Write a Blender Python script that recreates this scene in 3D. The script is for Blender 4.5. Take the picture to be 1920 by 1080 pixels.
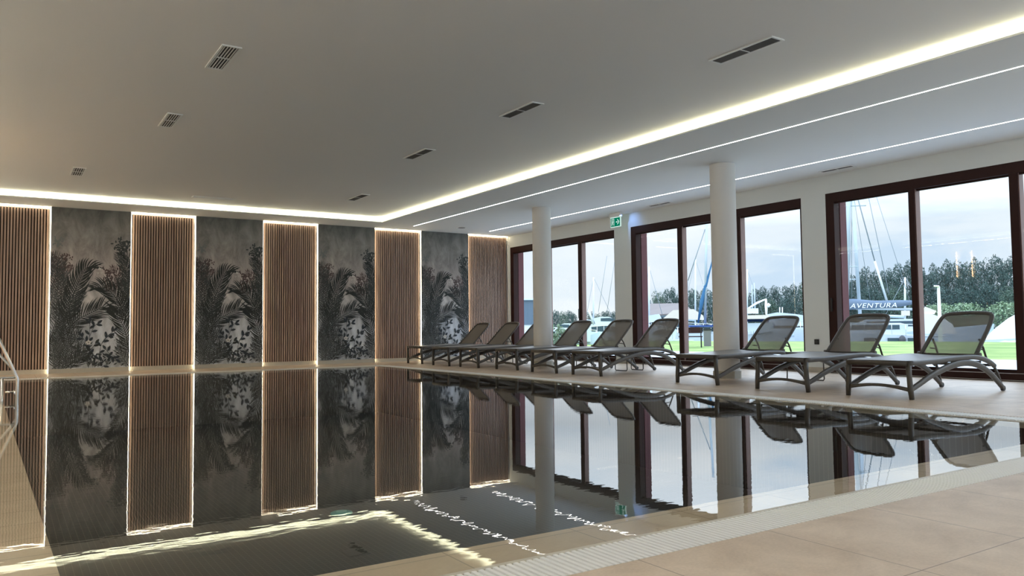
import bpy, math, random
from mathutils import Vector, Matrix
random.seed(7)
R = math.radians
# ------------------------------------------------------------------ clear
for o in list(bpy.data.objects): bpy.data.objects.remove(o)
col = bpy.context.scene.collection
scn = bpy.context.scene

# ------------------------------------------------------------------ camera
YAW, PIT, ROL, FPX, CH = R(33.0201), R(2.96295), R(-.60492), 1463.86, .78
_f = Vector((math.sin(YAW)*math.cos(PIT), math.cos(YAW)*math.cos(PIT), math.sin(PIT)))
_r = Vector((math.cos(YAW), -math.sin(YAW), 0)); _u = _r.cross(_f)
CR = _r*math.cos(ROL)+_u*math.sin(ROL); CU = -_r*math.sin(ROL)+_u*math.cos(ROL)
cd = bpy.data.cameras.new('camera'); cam = bpy.data.objects.new('camera', cd); col.objects.link(cam)
cd.sensor_width = 36; cd.lens = FPX*36/1920; cd.clip_end = 1500; cd.clip_start = .02
m3 = Matrix((CR, CU, -_f)).transposed()
cam.matrix_world = Matrix.Translation((0, 0, CH)) @ m3.to_4x4()
scn.camera = cam

# ------------------------------------------------------------------ exposure
scn.view_settings.view_transform = 'Standard'; scn.view_settings.look = 'None'
scn.view_settings.gamma = 1; scn.view_settings.use_curve_mapping = False
scn.view_settings.exposure = 1.85
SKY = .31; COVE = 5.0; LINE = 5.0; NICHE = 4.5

# ------------------------------------------------------------------ world: bright broken overcast
w = bpy.data.worlds.new('sky'); scn.world = w; w.use_nodes = True
nt = w.node_tree; N = nt.nodes; L = nt.links
for n in list(N): N.remove(n)
tc = N.new('ShaderNodeTexCoord'); mp = N.new('ShaderNodeMapping'); mp.inputs['Scale'].default_value = (1, 1, 3.2)
no = N.new('ShaderNodeTexNoise'); no.inputs['Scale'].default_value = 3.4; no.inputs['Detail'].default_value = 7; no.inputs['Roughness'].default_value = .55
no.inputs['Distortion'].default_value = .35
cr = N.new('ShaderNodeValToRGB')
cr.color_ramp.elements[0].position = .36; cr.color_ramp.elements[0].color = (.58, .72, .88, 1)
cr.color_ramp.elements[1].position = .62; cr.color_ramp.elements[1].color = (.86, .91, .96, 1)
e = cr.color_ramp.elements.new(.48); e.color = (.76, .84, .92, 1)
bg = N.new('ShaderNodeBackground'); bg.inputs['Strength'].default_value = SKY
wo = N.new('ShaderNodeOutputWorld')
L.new(tc.outputs['Generated'], mp.inputs['Vector']); L.new(mp.outputs['Vector'], no.inputs['Vector'])
# an overcast sky is several times brighter overhead than at the horizon
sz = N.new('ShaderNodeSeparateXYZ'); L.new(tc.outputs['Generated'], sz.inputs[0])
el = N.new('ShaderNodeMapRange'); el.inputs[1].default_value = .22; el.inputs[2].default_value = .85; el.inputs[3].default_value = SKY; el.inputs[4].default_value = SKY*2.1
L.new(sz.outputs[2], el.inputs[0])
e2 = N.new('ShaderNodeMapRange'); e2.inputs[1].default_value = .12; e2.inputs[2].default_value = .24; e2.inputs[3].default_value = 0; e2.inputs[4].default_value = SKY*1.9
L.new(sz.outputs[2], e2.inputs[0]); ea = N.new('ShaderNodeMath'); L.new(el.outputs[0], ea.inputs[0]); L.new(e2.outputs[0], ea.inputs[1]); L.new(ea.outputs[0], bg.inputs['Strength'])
L.new(no.outputs['Fac'], cr.inputs['Fac']); zc = N.new('ShaderNodeMix'); zc.data_type = 'RGBA'; zc.blend_type = 'MULTIPLY'; zc.inputs[7].default_value = (.80, .93, 1.12, 1)
zf = N.new('ShaderNodeMapRange'); zf.inputs[1].default_value = .15; zf.inputs[2].default_value = .6; L.new(sz.outputs[2], zf.inputs[0]); L.new(zf.outputs[0], zc.inputs[0])
L.new(cr.outputs['Color'], zc.inputs[6]); L.new(zc.outputs[2], bg.inputs['Color']); L.new(bg.outputs['Background'], wo.inputs['Surface'])

# ------------------------------------------------------------------ room numbers (metres)
XL, XR, YN, YF = -2.2, 11.31, -3.0, 17.556        # inner faces of left, window, near and slatted wall
HS, HC = 3.245, 3.36                              # soffit and raised ceiling
CX0, CX1, CY0, CY1 = -.75, 7.235, -1.8, 16.57     # recess of the raised ceiling
PX0, PX1, PY0, PY1 = -.5, 6.88, 2.235, 15.95      # inner edge of the overflow grates
GW = .225                                         # grate width
WZ = -.012                                        # water level

# ------------------------------------------------------------------ materials
def lin(c):
    return tuple(((v/255)/12.92 if v/255 <= .04045 else ((v/255+.055)/1.055)**2.4) for v in c)
def newmat(name):
    m = bpy.data.materials.new(name); m.use_nodes = True
    return m, m.node_tree.nodes, m.node_tree.links, m.node_tree.nodes['Principled BSDF']
def mat(name, c, rough=.6, metal=0, spec=.5, noise=0, nscale=20, bump=0, bscale=60):
    m, n, l, p = newmat(name)
    c = tuple(c)+(1,)
    p.inputs['Base Color'].default_value = c; p.inputs['Roughness'].default_value = rough
    p.inputs['Metallic'].default_value = metal; p.inputs['Specular IOR Level'].default_value = spec
    if noise or bump:
        t = n.new('ShaderNodeTexCoord')
    if noise:
        x = n.new('ShaderNodeTexNoise'); x.inputs['Scale'].default_value = nscale; x.inputs['Detail'].default_value = 5
        l.new(t.outputs['Object'], x.inputs['Vector'])
        mx = n.new('ShaderNodeMix'); mx.data_type = 'RGBA'
        mx.inputs[6].default_value = tuple(v*(1-noise) for v in c[:3])+(1,); mx.inputs[7].default_value = tuple(min(1, v*(1+noise)) for v in c[:3])+(1,)
        l.new(x.outputs['Fac'], mx.inputs[0]); l.new(mx.outputs[2], p.inputs['Base Color'])
    if bump:
        x = n.new('ShaderNodeTexNoise'); x.inputs['Scale'].default_value = bscale; l.new(t.outputs['Object'], x.inputs['Vector'])
        b = n.new('ShaderNodeBump'); b.inputs['Strength'].default_value = bump; b.inputs['Distance'].default_value = .002
        l.new(x.outputs['Fac'], b.inputs['Height']); l.new(b.outputs['Normal'], p.inputs['Normal'])
    return m
def emit(name, c, s):
    m = bpy.data.materials.new(name); m.use_nodes = True; n = m.node_tree.nodes; l = m.node_tree.links
    n.remove(n['Principled BSDF']); e = n.new('ShaderNodeEmission'); e.inputs['Color'].default_value = tuple(c)+(1,); e.inputs['Strength'].default_value = s
    l.new(e.outputs[0], n['Material Output'].inputs['Surface']); return m
def tile_mat(name, c1, c2, joint, sx, sy, ox, oy, jw, rough, nscale=3.0, jbump=True):
    """Tiles with joints sx x sy metres apart in world x, y; joints jw wide."""
    m, n, l, p = newmat(name)
    g = n.new('ShaderNodeNewGeometry'); s = n.new('ShaderNodeSeparateXYZ'); l.new(g.outputs['Position'], s.inputs[0])
    def joints(out, size, off):
        a = n.new('ShaderNodeMath'); a.operation = 'SUBTRACT'; a.inputs[1].default_value = off; l.new(out, a.inputs[0])
        b = n.new('ShaderNodeMath'); b.operation = 'PINGPONG'; b.inputs[1].default_value = size/2; l.new(a.outputs[0], b.inputs[0])
        d = n.new('ShaderNodeMath'); d.operation = 'LESS_THAN'; d.inputs[1].default_value = jw/2; l.new(b.outputs[0], d.inputs[0])
        return d
    jx = joints(s.outputs[0], sx, ox); jy = joints(s.outputs[1], sy, oy)
    mxx = n.new('ShaderNodeMath'); mxx.operation = 'MAXIMUM'; l.new(jx.outputs[0], mxx.inputs[0]); l.new(jy.outputs[0], mxx.inputs[1])
    t1 = n.new('ShaderNodeTexNoise'); t1.inputs['Scale'].default_value = nscale; t1.inputs['Detail'].default_value = 8; t1.inputs['Roughness'].default_value = .62; t1.inputs['Distortion'].default_value = .6
    l.new(g.outputs['Position'], t1.inputs['Vector'])
    t2 = n.new('ShaderNodeTexNoise'); t2.inputs['Scale'].default_value = 90; t2.inputs['Detail'].default_value = 4; l.new(g.outputs['Position'], t2.inputs['Vector'])
    ad = n.new('ShaderNodeMath'); ad.operation = 'MULTIPLY_ADD'; ad.inputs[1].default_value = .35; l.new(t2.outputs['Fac'], ad.inputs[0]); l.new(t1.outputs['Fac'], ad.inputs[2])
    rp = n.new('ShaderNodeValToRGB'); rp.color_ramp.elements[0].position = .48; rp.color_ramp.elements[1].position = .86
    rp.color_ramp.elements[0].color = tuple(c1)+(1,); rp.color_ramp.elements[1].color = tuple(c2)+(1,); l.new(ad.outputs[0], rp.inputs['Fac'])
    mx = n.new('ShaderNodeMix'); mx.data_type = 'RGBA'; mx.inputs[7].default_value = tuple(joint)+(1,)
    l.new(mxx.outputs[0], mx.inputs[0]); l.new(rp.outputs['Color'], mx.inputs[6]); l.new(mx.outputs[2], p.inputs['Base Color'])
    p.inputs['Roughness'].default_value = rough
    return m
M = {}
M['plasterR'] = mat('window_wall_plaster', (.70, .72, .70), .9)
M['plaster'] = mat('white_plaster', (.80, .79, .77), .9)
M['ceil'] = mat('ceiling_paint', (.86, .835, .80), .95)
M['soffit'] = mat('soffit_paint', (.80, .80, .78), .9)
M['wallcol'] = mat('column_plaster', (.74, .71, .67), .8, bump=.15)
M['floor'] = tile_mat('deck_tile', (.52, .385, .27), (.71, .555, .415), (.26, .18, .13), .656, .62, 1.80, 1.41, .004, .42)
M['base'] = mat('base_tile', (.50, .46, .38), .45, noise=.08)
M['ledge'] = tile_mat('ledge_tile', (.66, .48, .32), (.78, .60, .42), (.38, .27, .17), .6, .3, .2, 2.31, .005, .5)
M['rim'] = mat('rim_tile', (.58, .52, .42), .4)
M['mosaic'] = tile_mat('dark_mosaic', (.010, .009, .009), (.022, .020, .018), (.12, .105, .09), .052, .052, 0, 0, .006, .5, 1.3)
M['channel'] = mat('channel_dark', (.015, .013, .012), .8)
M['grate'] = mat('grate_plastic', (.88, .86, .82), .45)
M['walnut'] = None
M['felt'] = mat('black_felt', (.02, .015, .012), .95)
M['frame'] = mat('dark_brown_wood', (.028, .008, .006), .5, spec=.2, noise=.25, nscale=8)
M['frame_lit'] = mat('daylit_brown_wood', (.20, .11, .09), .45, noise=.15, nscale=8)  # daylight on the mullion side faces, put into a paler wood colour
M['red'] = mat('wine_red_cladding', (.11, .028, .030), .7)
M['steel'] = mat('polished_steel', (.78, .76, .72), .16, metal=1)
M['alu'] = mat('aluminium', (.55, .55, .54), .35, metal=1)
M['lframe'] = mat('taupe_resin', (.070, .058, .046), .38, noise=.08)
M['lrail'] = mat('taupe_resin_rail', (.11, .10, .09), .36, noise=.08)
M['rubber'] = mat('grey_rubber', (.06, .06, .065), .6)
M['white'] = mat('white_gloss', (.80, .80, .79), .35)
M['offwhite'] = mat('off_white_metal', (.86, .85, .82), .5)
M['dark'] = mat('dark_void', (.05, .047, .043), .8)
M['slatgrey'] = mat('dark_grey_blade', (.16, .15, .145), .6)
M['black'] = mat('black_plastic', (.012, .012, .013), .4)
M['green'] = emit('exit_green', (.0, .16, .085), .32)
M['signwhite'] = emit('exit_white', (.62, .85, .78), .26)
M['cove'] = emit('cove_led', (1, 1, .72), COVE)
M['line'] = emit('line_led', (1, .97, .93), LINE)
M['niche'] = emit('niche_led', (1, .88, .62), NICHE)
M['sconce'] = emit('sconce_led', (1, .62, .30), 18)
M['teal'] = mat('teal_disc', (.12, .46, .40), .5)
M['teal2'] = mat('teal_disc_light', (.30, .62, .54), .5)
M['terrace'] = mat('pale_paving', (.55, .56, .57), .7, noise=.06, nscale=1)
M['quay'] = mat('quay_concrete', (.42, .42, .40), .8, noise=.1, nscale=.6)
M['hull'] = mat('white_gelcoat', (.60, .64, .67), .3)
M['hull2'] = mat('pale_grey_gelcoat', (.52, .60, .66), .35)
M['bglass'] = mat('tinted_boat_glass', (.05, .08, .10), .15)
M['canvas'] = mat('cream_canvas', (.72, .62, .50), .8)
M['canvas2'] = mat('off_white_canvas', (.74, .70, .66), .85)
M['bluecanvas'] = mat('blue_canvas', (.02, .06, .24), .7)
M['bluesail'] = mat('blue_sail', (.03, .13, .26), .7)
M['greycanvas'] = mat('slate_canvas', (.13, .17, .23), .8)
M['mast'] = mat('mast_alloy', (.42, .47, .50), .35, metal=.2)
M['rope'] = mat('steel_rope', (.22, .25, .27), .5)
M['bark'] = mat('bark', (.10, .075, .055), .9)
M['letter'] = mat('white_letter', (.85, .87, .9), .6)
M['roof'] = mat('roof_felt', (.20, .16, .14), .8)
M['stone'] = mat('dark_cladding', (.09, .13, .17), .6)
def leafmat(name, c):
    m, n, l, p = newmat(name)
    t = n.new('ShaderNodeTexCoord'); x = n.new('ShaderNodeTexNoise'); x.inputs['Scale'].default_value = .9; x.inputs['Detail'].default_value = 3
    l.new(t.outputs['Object'], x.inputs['Vector'])
    r = n.new('ShaderNodeValToRGB'); r.color_ramp.elements[0].position = .35; r.color_ramp.elements[1].position = .7
    r.color_ramp.elements[0].color = tuple(v*.6 for v in c)+(1,); r.color_ramp.elements[1].color = tuple(v*1.45 for v in c)+(1,)
    l.new(x.outputs['Fac'], r.inputs['Fac']); l.new(r.outputs['Color'], p.inputs['Base Color']); p.inputs['Roughness'].default_value = .7
    return m
M['leafA'] = leafmat('pine_needles', (.050, .088, .072)); M['leafB'] = leafmat('broad_leaves', (.075, .118, .078)); M['leafC'] = leafmat('pale_reeds', (.20, .27, .15))
# lawn
m, n, l, p = newmat('lawn_grass')
t = n.new('ShaderNodeNewGeometry'); x = n.new('ShaderNodeTexNoise'); x.inputs['Scale'].default_value = .45; x.inputs['Detail'].default_value = 9; l.new(t.outputs['Position'], x.inputs['Vector'])
r = n.new('ShaderNodeValToRGB'); r.color_ramp.elements[0].position = .35; r.color_ramp.elements[1].position = .65
r.color_ramp.elements[0].color = (.13, .21, .04, 1); r.color_ramp.elements[1].color = (.30, .36, .10, 1)
l.new(x.outputs['Fac'], r.inputs['Fac']); l.new(r.outputs['Color'], p.inputs['Base Color']); p.inputs['Roughness'].default_value = .95; M['lawn'] = m
# walnut slats
m, n, l, p = newmat('walnut_slat')
t = n.new('ShaderNodeNewGeometry'); mpp = n.new('ShaderNodeMapping'); mpp.inputs['Scale'].default_value = (26, 3, 1.2); l.new(t.outputs['Position'], mpp.inputs['Vector'])
x = n.new('ShaderNodeTexNoise'); x.inputs['Scale'].default_value = 1.0; x.inputs['Detail'].default_value = 6; l.new(mpp.outputs[0], x.inputs['Vector'])
r = n.new('ShaderNodeValToRGB'); r.color_ramp.elements[0].position = .3; r.color_ramp.elements[1].position = .72
r.color_ramp.elements[0].color = (.25, .160, .120, 1); r.color_ramp.elements[1].color = (.47, .33, .255, 1)
l.new(x.outputs['Fac'], r.inputs['Fac']); l.new(r.outputs['Color'], p.inputs['Base Color']); p.inputs['Roughness'].default_value = .5; M['walnut'] = m
# glass: thin pane, transmits and mirrors
def thin(name, ior, tint, rough=0.0):
    m = bpy.data.materials.new(name); m.use_nodes = True; n = m.node_tree.nodes; l = m.node_tree.links; n.remove(n['Principled BSDF'])
    f = n.new('ShaderNodeFresnel'); ge = n.new('ShaderNodeNewGeometry'); ri = n.new('ShaderNodeMapRange')
    ri.inputs[3].default_value = ior; ri.inputs[4].default_value = 1/ior; l.new(ge.outputs['Backfacing'], ri.inputs[0]); l.new(ri.outputs[0], f.inputs['IOR'])
    t = n.new('ShaderNodeBsdfTransparent'); t.inputs['Color'].default_value = tuple(tint)+(1,)
    g = n.new('ShaderNodeBsdfGlossy'); g.inputs['Roughness'].default_value = rough; g.inputs['Color'].default_value = (1, 1, 1, 1)
    x = n.new('ShaderNodeMixShader'); l.new(f.outputs[0], x.inputs[0]); l.new(t.outputs[0], x.inputs[1]); l.new(g.outputs[0], x.inputs[2])
    l.new(x.outputs[0], n['Material Output'].inputs['Surface']); return m, n, l, f, g
M['glass'] = thin('window_glass', 1.27, (.96, .985, .98))[0]
# water
m, n, l, f, g = thin('pool_water', 1.36, (.86, .88, .86))
t = n.new('ShaderNodeNewGeometry')
mpp = n.new('ShaderNodeMapping'); mpp.inputs['Rotation'].default_value = (0, 0, R(20)); mpp.inputs['Scale'].default_value = (1, 1.9, 1); l.new(t.outputs['Position'], mpp.inputs['Vector'])
x = n.new('ShaderNodeTexNoise'); x.inputs['Scale'].default_value = 11; x.inputs['Detail'].default_value = 1.4; x.inputs['Roughness'].default_value = .5; l.new(mpp.outputs[0], x.inputs['Vector'])
x2 = n.new('ShaderNodeTexNoise'); x2.inputs['Scale'].default_value = .35; x2.inputs['Detail'].default_value = 1; l.new(t.outputs['Position'], x2.inputs['Vector'])
mr = n.new('ShaderNodeMapRange'); mr.inputs[1].default_value = .35; mr.inputs[2].default_value = .7; mr.inputs[3].default_value = .3; mr.inputs[4].default_value = 1.3; l.new(x2.outputs['Fac'], mr.inputs[0])
mu = n.new('ShaderNodeMath'); mu.operation = 'MULTIPLY'; l.new(x.outputs['Fac'], mu.inputs[0]); l.new(mr.outputs[0], mu.inputs[1])
b = n.new('ShaderNodeBump'); b.inputs['Strength'].default_value = 1; b.inputs['Distance'].default_value = .0002
l.new(mu.outputs[0], b.inputs['Height']); l.new(b.outputs[0], g.inputs['Normal']); M['water'] = m
# sling: woven mesh, half open
m, n, l, p = newmat('woven_sling')
p.inputs['Base Color'].default_value = (.17, .145, .12, 1); p.inputs['Roughness'].default_value = .5
tr = n.new('ShaderNodeBsdfTransparent'); ms = n.new('ShaderNodeMixShader'); lw = n.new('ShaderNodeLayerWeight'); lw.inputs['Blend'].default_value = .45
mr = n.new('ShaderNodeMapRange'); mr.inputs[1].default_value = 0; mr.inputs[2].default_value = .5; mr.inputs[3].default_value = .55; mr.inputs[4].default_value = .02
l.new(lw.outputs['Facing'], mr.inputs[0]); l.new(mr.outputs[0], ms.inputs[0]); l.new(p.outputs[0], ms.inputs[1]); l.new(tr.outputs[0], ms.inputs[2])
l.new(ms.outputs[0], n['Material Output'].inputs['Surface']); M['sling'] = m
M['seatsling'] = mat('woven_seat', (.25, .24, .235), .34, spec=.8, noise=.1, nscale=200)
# mural ground: mottled smoky plaster print
m, n, l, p = newmat('mural_print')
t = n.new('ShaderNodeTexCoord'); x = n.new('ShaderNodeTexNoise'); x.inputs['Scale'].default_value = 2.6; x.inputs['Detail'].default_value = 9; x.inputs['Roughness'].default_value = .68; x.inputs['Distortion'].default_value = .5
mpp = n.new('ShaderNodeMapping'); mpp.inputs['Scale'].default_value = (1.5, 1, .75); l.new(t.outputs['Object'], mpp.inputs['Vector']); l.new(mpp.outputs[0], x.inputs['Vector'])
s = n.new('ShaderNodeSeparateXYZ'); l.new(t.outputs['Object'], s.inputs[0])
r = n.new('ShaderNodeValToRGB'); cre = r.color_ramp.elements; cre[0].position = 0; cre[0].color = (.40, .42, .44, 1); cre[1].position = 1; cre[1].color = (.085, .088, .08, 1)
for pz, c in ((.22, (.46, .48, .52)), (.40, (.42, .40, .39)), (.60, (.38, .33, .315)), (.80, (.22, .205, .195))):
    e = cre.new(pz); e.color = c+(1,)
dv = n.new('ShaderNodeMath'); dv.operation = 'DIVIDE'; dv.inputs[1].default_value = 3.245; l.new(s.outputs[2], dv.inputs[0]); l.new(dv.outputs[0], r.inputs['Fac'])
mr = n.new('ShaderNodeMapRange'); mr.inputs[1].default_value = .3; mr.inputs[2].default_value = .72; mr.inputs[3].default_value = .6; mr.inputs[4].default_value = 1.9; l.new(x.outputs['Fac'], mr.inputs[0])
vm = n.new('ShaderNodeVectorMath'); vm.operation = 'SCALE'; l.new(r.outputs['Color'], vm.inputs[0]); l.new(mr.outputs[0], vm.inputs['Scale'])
l.new(vm.outputs[0], p.inputs['Base Color']); p.inputs['Roughness'].default_value = .6; M['mural'] = m
for k, c in enumerate(((.018, .022, .020), (.045, .052, .050), (.10, .11, .11), (.085, .055, .052), (.70, .68, .64), (.17, .18, .18), (.022, .030, .040))):
    M['ink%d' % k] = mat('mural_ink_%s' % 'abcdefg'[k], c, .6)

# ------------------------------------------------------------------ mesh builder
class MB:
    def __init__(s): s.v = []; s.f = []; s.m = []; s.sm = []
    def add(s, vs, fs, mi=0, smooth=False):
        o = len(s.v); s.v += [tuple(v) for v in vs]
        for f in fs: s.f.append(tuple(i+o for i in f)); s.m.append(mi); s.sm.append(smooth)
    def box(s, x0, y0, z0, x1, y1, z1, mi=0):
        s.add([(x0,y0,z0),(x1,y0,z0),(x1,y1,z0),(x0,y1,z0),(x0,y0,z1),(x1,y0,z1),(x1,y1,z1),(x0,y1,z1)],
              [(0,3,2,1),(4,5,6,7),(0,1,5,4),(1,2,6,5),(2,3,7,6),(3,0,4,7)], mi)
    def prism(s, poly, z0, z1, mi=0):
        n = len(poly); a = sum(poly[i][0]*poly[(i+1)%n][1]-poly[(i+1)%n][0]*poly[i][1] for i in range(n))
        if a < 0: poly = poly[::-1]
        s.add([(x,y,z0) for x,y in poly]+[(x,y,z1) for x,y in poly], [tuple(range(n))[::-1], tuple(range(n,2*n))]+[(i,(i+1)%n,n+(i+1)%n,n+i) for i in range(n)], mi)
    def sweep(s, pts, a, b=None, ref=(0,0,1), n=10, mi=0, p=2.0, closed=False, caps=True):
        """tube of superellipse section; a = half width across (t x ref), b = half height"""
        pts = [Vector(q) for q in pts]; k = len(pts); ref = Vector(ref)
        if b is None: b = a
        A = a if isinstance(a, (list, tuple)) else [a]*k; B = b if isinstance(b, (list, tuple)) else [b]*k
        V = []
        for i, q in enumerate(pts):
            if closed: t = pts[(i+1)%k]-pts[i-1]
            else: t = pts[min(i+1,k-1)]-pts[max(i-1,0)]
            t.normalize(); sd = t.cross(ref)
            if sd.length < 1e-4: sd = t.cross(Vector((1,0,0)))
            sd.normalize(); up = sd.cross(t)
            for j in range(n):
                th = 2*math.pi*(j+.5)/n; c, si = math.cos(th), math.sin(th)
                cx = math.copysign(abs(c)**(2/p), c); sy = math.copysign(abs(si)**(2/p), si)
                V.append(q+sd*(A[i]*cx)+up*(B[i]*sy))
        F = []
        for i in range(k if closed else k-1):
            for j in range(n):
                F.append((i*n+j, i*n+(j+1)%n, ((i+1)%k)*n+(j+1)%n, ((i+1)%k)*n+j))
        s.add(V, F, mi, True)
        if caps and not closed:
            o = len(s.v)-k*n
            s.f.append(tuple(o+j for j in range(n))[::-1]); s.m.append(mi); s.sm.append(False)
            s.f.append(tuple(o+(k-1)*n+j for j in range(n))); s.m.append(mi); s.sm.append(False)
    def tube(s, pts, r, n=8, mi=0): s.sweep(pts, r, n=n, mi=mi)
    def lathe(s, prof, cx, cy, n=32, mi=0, smooth=True):
        k = len(prof); V = [(cx+r*math.cos(2*math.pi*j/n), cy+r*math.sin(2*math.pi*j/n), z) for r, z in prof for j in range(n)]
        F = [(i*n+j, i*n+(j+1)%n, (i+1)*n+(j+1)%n, (i+1)*n+j) for i in range(k-1) for j in range(n)]
        s.add(V, F, mi, smooth)
        if prof[0][0] > 1e-5: s.add(V[:n], [tuple(range(n))[::-1]], mi)
        if prof[-1][0] > 1e-5: s.add(V[-n:], [tuple(range(n))], mi)
    def build(s, name, mats, parent=None, loc=None):
        me = bpy.data.meshes.new(name); me.from_pydata(s.v, [], s.f)
        for q in (mats if isinstance(mats, (list, tuple)) else [mats]): me.materials.append(q)
        for i, pl in enumerate(me.polygons): pl.material_index = s.m[i]; pl.use_smooth = s.sm[i]
        me.update(); o = bpy.data.objects.new(name, me); col.objects.link(o)
        if parent: o.parent = parent
        if loc: o.location = loc
        return o
def tag(o, label=None, cat=None, group=None, kind=None):
    if label: o['label'] = label
    if cat: o['category'] = cat
    if group: o['group'] = group
    if kind: o['kind'] = kind
    return o
def empty(name, loc, label, cat, group=None, rz=0):
    o = bpy.data.objects.new(name, None); col.objects.link(o); o.location = loc; o.rotation_euler = (0, 0, rz); o.empty_display_size = .1
    return tag(o, label, cat, group)
def struct(name, mb, mats, parent=None):
    o = mb.build(name, mats, parent)
    if not parent: o['kind'] = 'structure'
    return o
def copy_tree(o, parent=None):
    c = o.copy(); col.objects.link(c); c.parent = parent
    for ch in o.children: copy_tree(ch, c)
    return c
def nest(root, pairs):
    """make named parts sub-parts of another part (all of them share the root's local frame)"""
    kids = list(root.children); base = lambda o: o.name.split('.')[0]
    for child, holder in pairs:
        hs = [o for o in kids if base(o) == holder]; cs = [o for o in kids if base(o) == child]
        for i, c in enumerate(cs):
            if hs: c.parent = hs[min(i, len(hs)-1)] if len(hs) == len(cs) else hs[0]
def ray(px, py):
    d = _f+CR*((px-960)/FPX)+CU*((540-py)/FPX); return d
def at(px, py, r):
    """point in the world at ground distance r from where the photographer stands, in the direction seen at px, py"""
    d = ray(px, py); t = r/math.hypot(d.x, d.y); return Vector((0, 0, CH))+d*t

# ================================================================== LARGE STRUCTURE
# ---- floor: deck around the pool
b = MB()
gx0, gx1, gy0, gy1 = PX0-GW, PX1+GW, PY0-GW, PY1+GW
b.box(XL, YN, -.2, XR+.02, gy0, 0); b.box(XL, gy1, -.2, XR+.02, YF+.2, 0)
b.box(XL, gy0, -.2, gx0, gy1, 0); b.box(gx1, gy0, -.2, XR+.02, gy1, 0)
struct('floor', b, M['floor'])
# ---- pool basin: channel, rim, shallow ledges, mosaic walls and floor
b = MB(); ZB = -1.0; ZL = -.06; RW = .03
b.box(gx0, gy0, -.2, gx1, PY0, -.05, 2); b.box(gx0, PY1, -.2, gx1, gy1, -.05, 2)
b.box(gx0, PY0, -.2, PX0, PY1, -.05, 2); b.box(PX1, PY0, -.2, gx1, PY1, -.05, 2)
b.box(PX0, PY0, ZB, PX1, PY0+RW, -.008, 1); b.box(PX0, PY1-RW, ZB, PX1, PY1, -.008, 1)
b.box(PX0, PY0+RW, ZB, PX0+RW, PY1-RW, -.008, 1); b.box(PX1-RW, PY0+RW, ZB, PX1, PY1-RW, -.008, 1)
NLY = 2.66
b.box(PX0+RW, PY0+RW, ZB, PX1-RW, NLY, ZL, 0)
b.prism([(PX0+RW, NLY), (.188, NLY), (.0, 11.75), (PX0+RW, 11.75)], ZB, ZL, 0)
b.box(PX0+.3, PY0+.3, ZB-.1, PX1, PY1, ZB, 3)
for (x0, y0, x1, y1) in ((PX1-RW-.01, NLY, PX1-RW, PY1-RW), (PX0+RW, PY1-RW-.01, PX1-RW, PY1-RW), (PX0+RW, 11.8, PX0+RW+.01, PY1-RW)):
    b.box(x0, y0, ZB, x1, y1, -.06, 3)
struct('pool_basin', b, [M['ledge'], M['rim'], M['channel'], M['mosaic']])
b = MB(); e_ = .002
b.add([(PX0+RW+e_, PY0+RW+e_, WZ), (PX1-RW-e_, PY0+RW+e_, WZ), (PX1-RW-e_, PY1-RW-e_, WZ), (PX0+RW+e_, PY1-RW-e_, WZ)], [(0, 1, 2, 3)])
tag(b.build('pool_water', M['water']), 'still clear pool water mirroring the slatted wall and windows', 'water', kind='stuff')
# ---- walls
b = MB(); b.box(XL-.2, YN-.2, -.2, XL, YF+.3, 3.7); struct('wall_left', b, M['plaster'])
b = MB(); b.box(XL, YN-.2, 2.94, XR+.3, YN, 3.7); b.box(XL, YN-.2, -.2, -1.2, YN, 2.94); b.box(9.6, YN-.2, -.2, XR+.3, YN, 2.94); b.box(4.0, YN-.2, -.2, 4.4, YN, 2.94)
b.box(-1.2, YN-.2, -.2, 4.0, YN, -.002); b.box(4.4, YN-.2, -.2, 9.6, YN, -.002); struct('wall_near', b, M['plaster'])
for k, (a0, a1) in enumerate(((-1.2, 4.0), (4.4, 9.6))):  # unseen glazed doors, added to let daylight in from behind the camera
    b = MB(); b.box(a0, YN-.12, 2.79, a1, YN-.03, 2.939); b.box(a0, YN-.12, 0, a1, YN-.03, .12)
    for xx in (a0, (a0*2+a1)/3, (a0+a1*2)/3, a1-.12): b.box(xx, YN-.12, .12, xx+.12, YN-.03, 2.79)
    f_ = struct('window_%d' % (5+k), b, M['frame']); b = MB(); b.add([(a0+.12, YN-.08, .12), (a1-.12, YN-.08, .12), (a1-.12, YN-.08, 2.79), (a0+.12, YN-.08, 2.79)], [(0, 1, 2, 3)]); b.build('glass_pane', M['glass'], f_)
NICH = [(-.53, .723), (2.134, 3.384), (4.80, 6.058), (7.463, 8.712), (10.063, 11.30)]
ND = .12
b = MB(); b.box(XL, YF+ND, 0, XR+.3, YF+ND+.2, 3.7)
ed = [XL]+[v for n_ in NICH for v in n_]+[XR+.005]
for i in range(0, len(ed), 2): b.box(ed[i], YF, 0, ed[i+1], YF+ND, HS)
struct('wall_far', b, M['plaster'])
BZ = .085
b = MB()
for i in range(0, len(ed), 2): b.box(ed[i], YF-.012, 0, ed[i+1], YF, BZ)
for a0, a1 in NICH: b.box(a0, YF+.05, 0, a1, YF+ND, BZ)
struct('baseboard_far', b, M['base'])
WT = .30
OPEN = [(13.218, 17.476), (8.366, 12.675), (3.60, 7.898), (-1.2, 3.1)]  # last opening is an unseen bay, added to bring in more daylight
b = MB(); b.box(XR, YN, 2.94, XR+WT, YF+.3, 3.7)
ys = [YF+.3]+[v for o_ in OPEN for v in (o_[1], o_[0])]+[YN]
for i in range(0, len(ys), 2): b.box(XR, ys[i+1], -.2, XR+WT, ys[i], 2.94)
for o_ in OPEN: b.box(XR+.02, o_[0], -.2, XR+WT, o_[1], -.002)
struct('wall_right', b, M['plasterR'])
b = MB()
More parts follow.
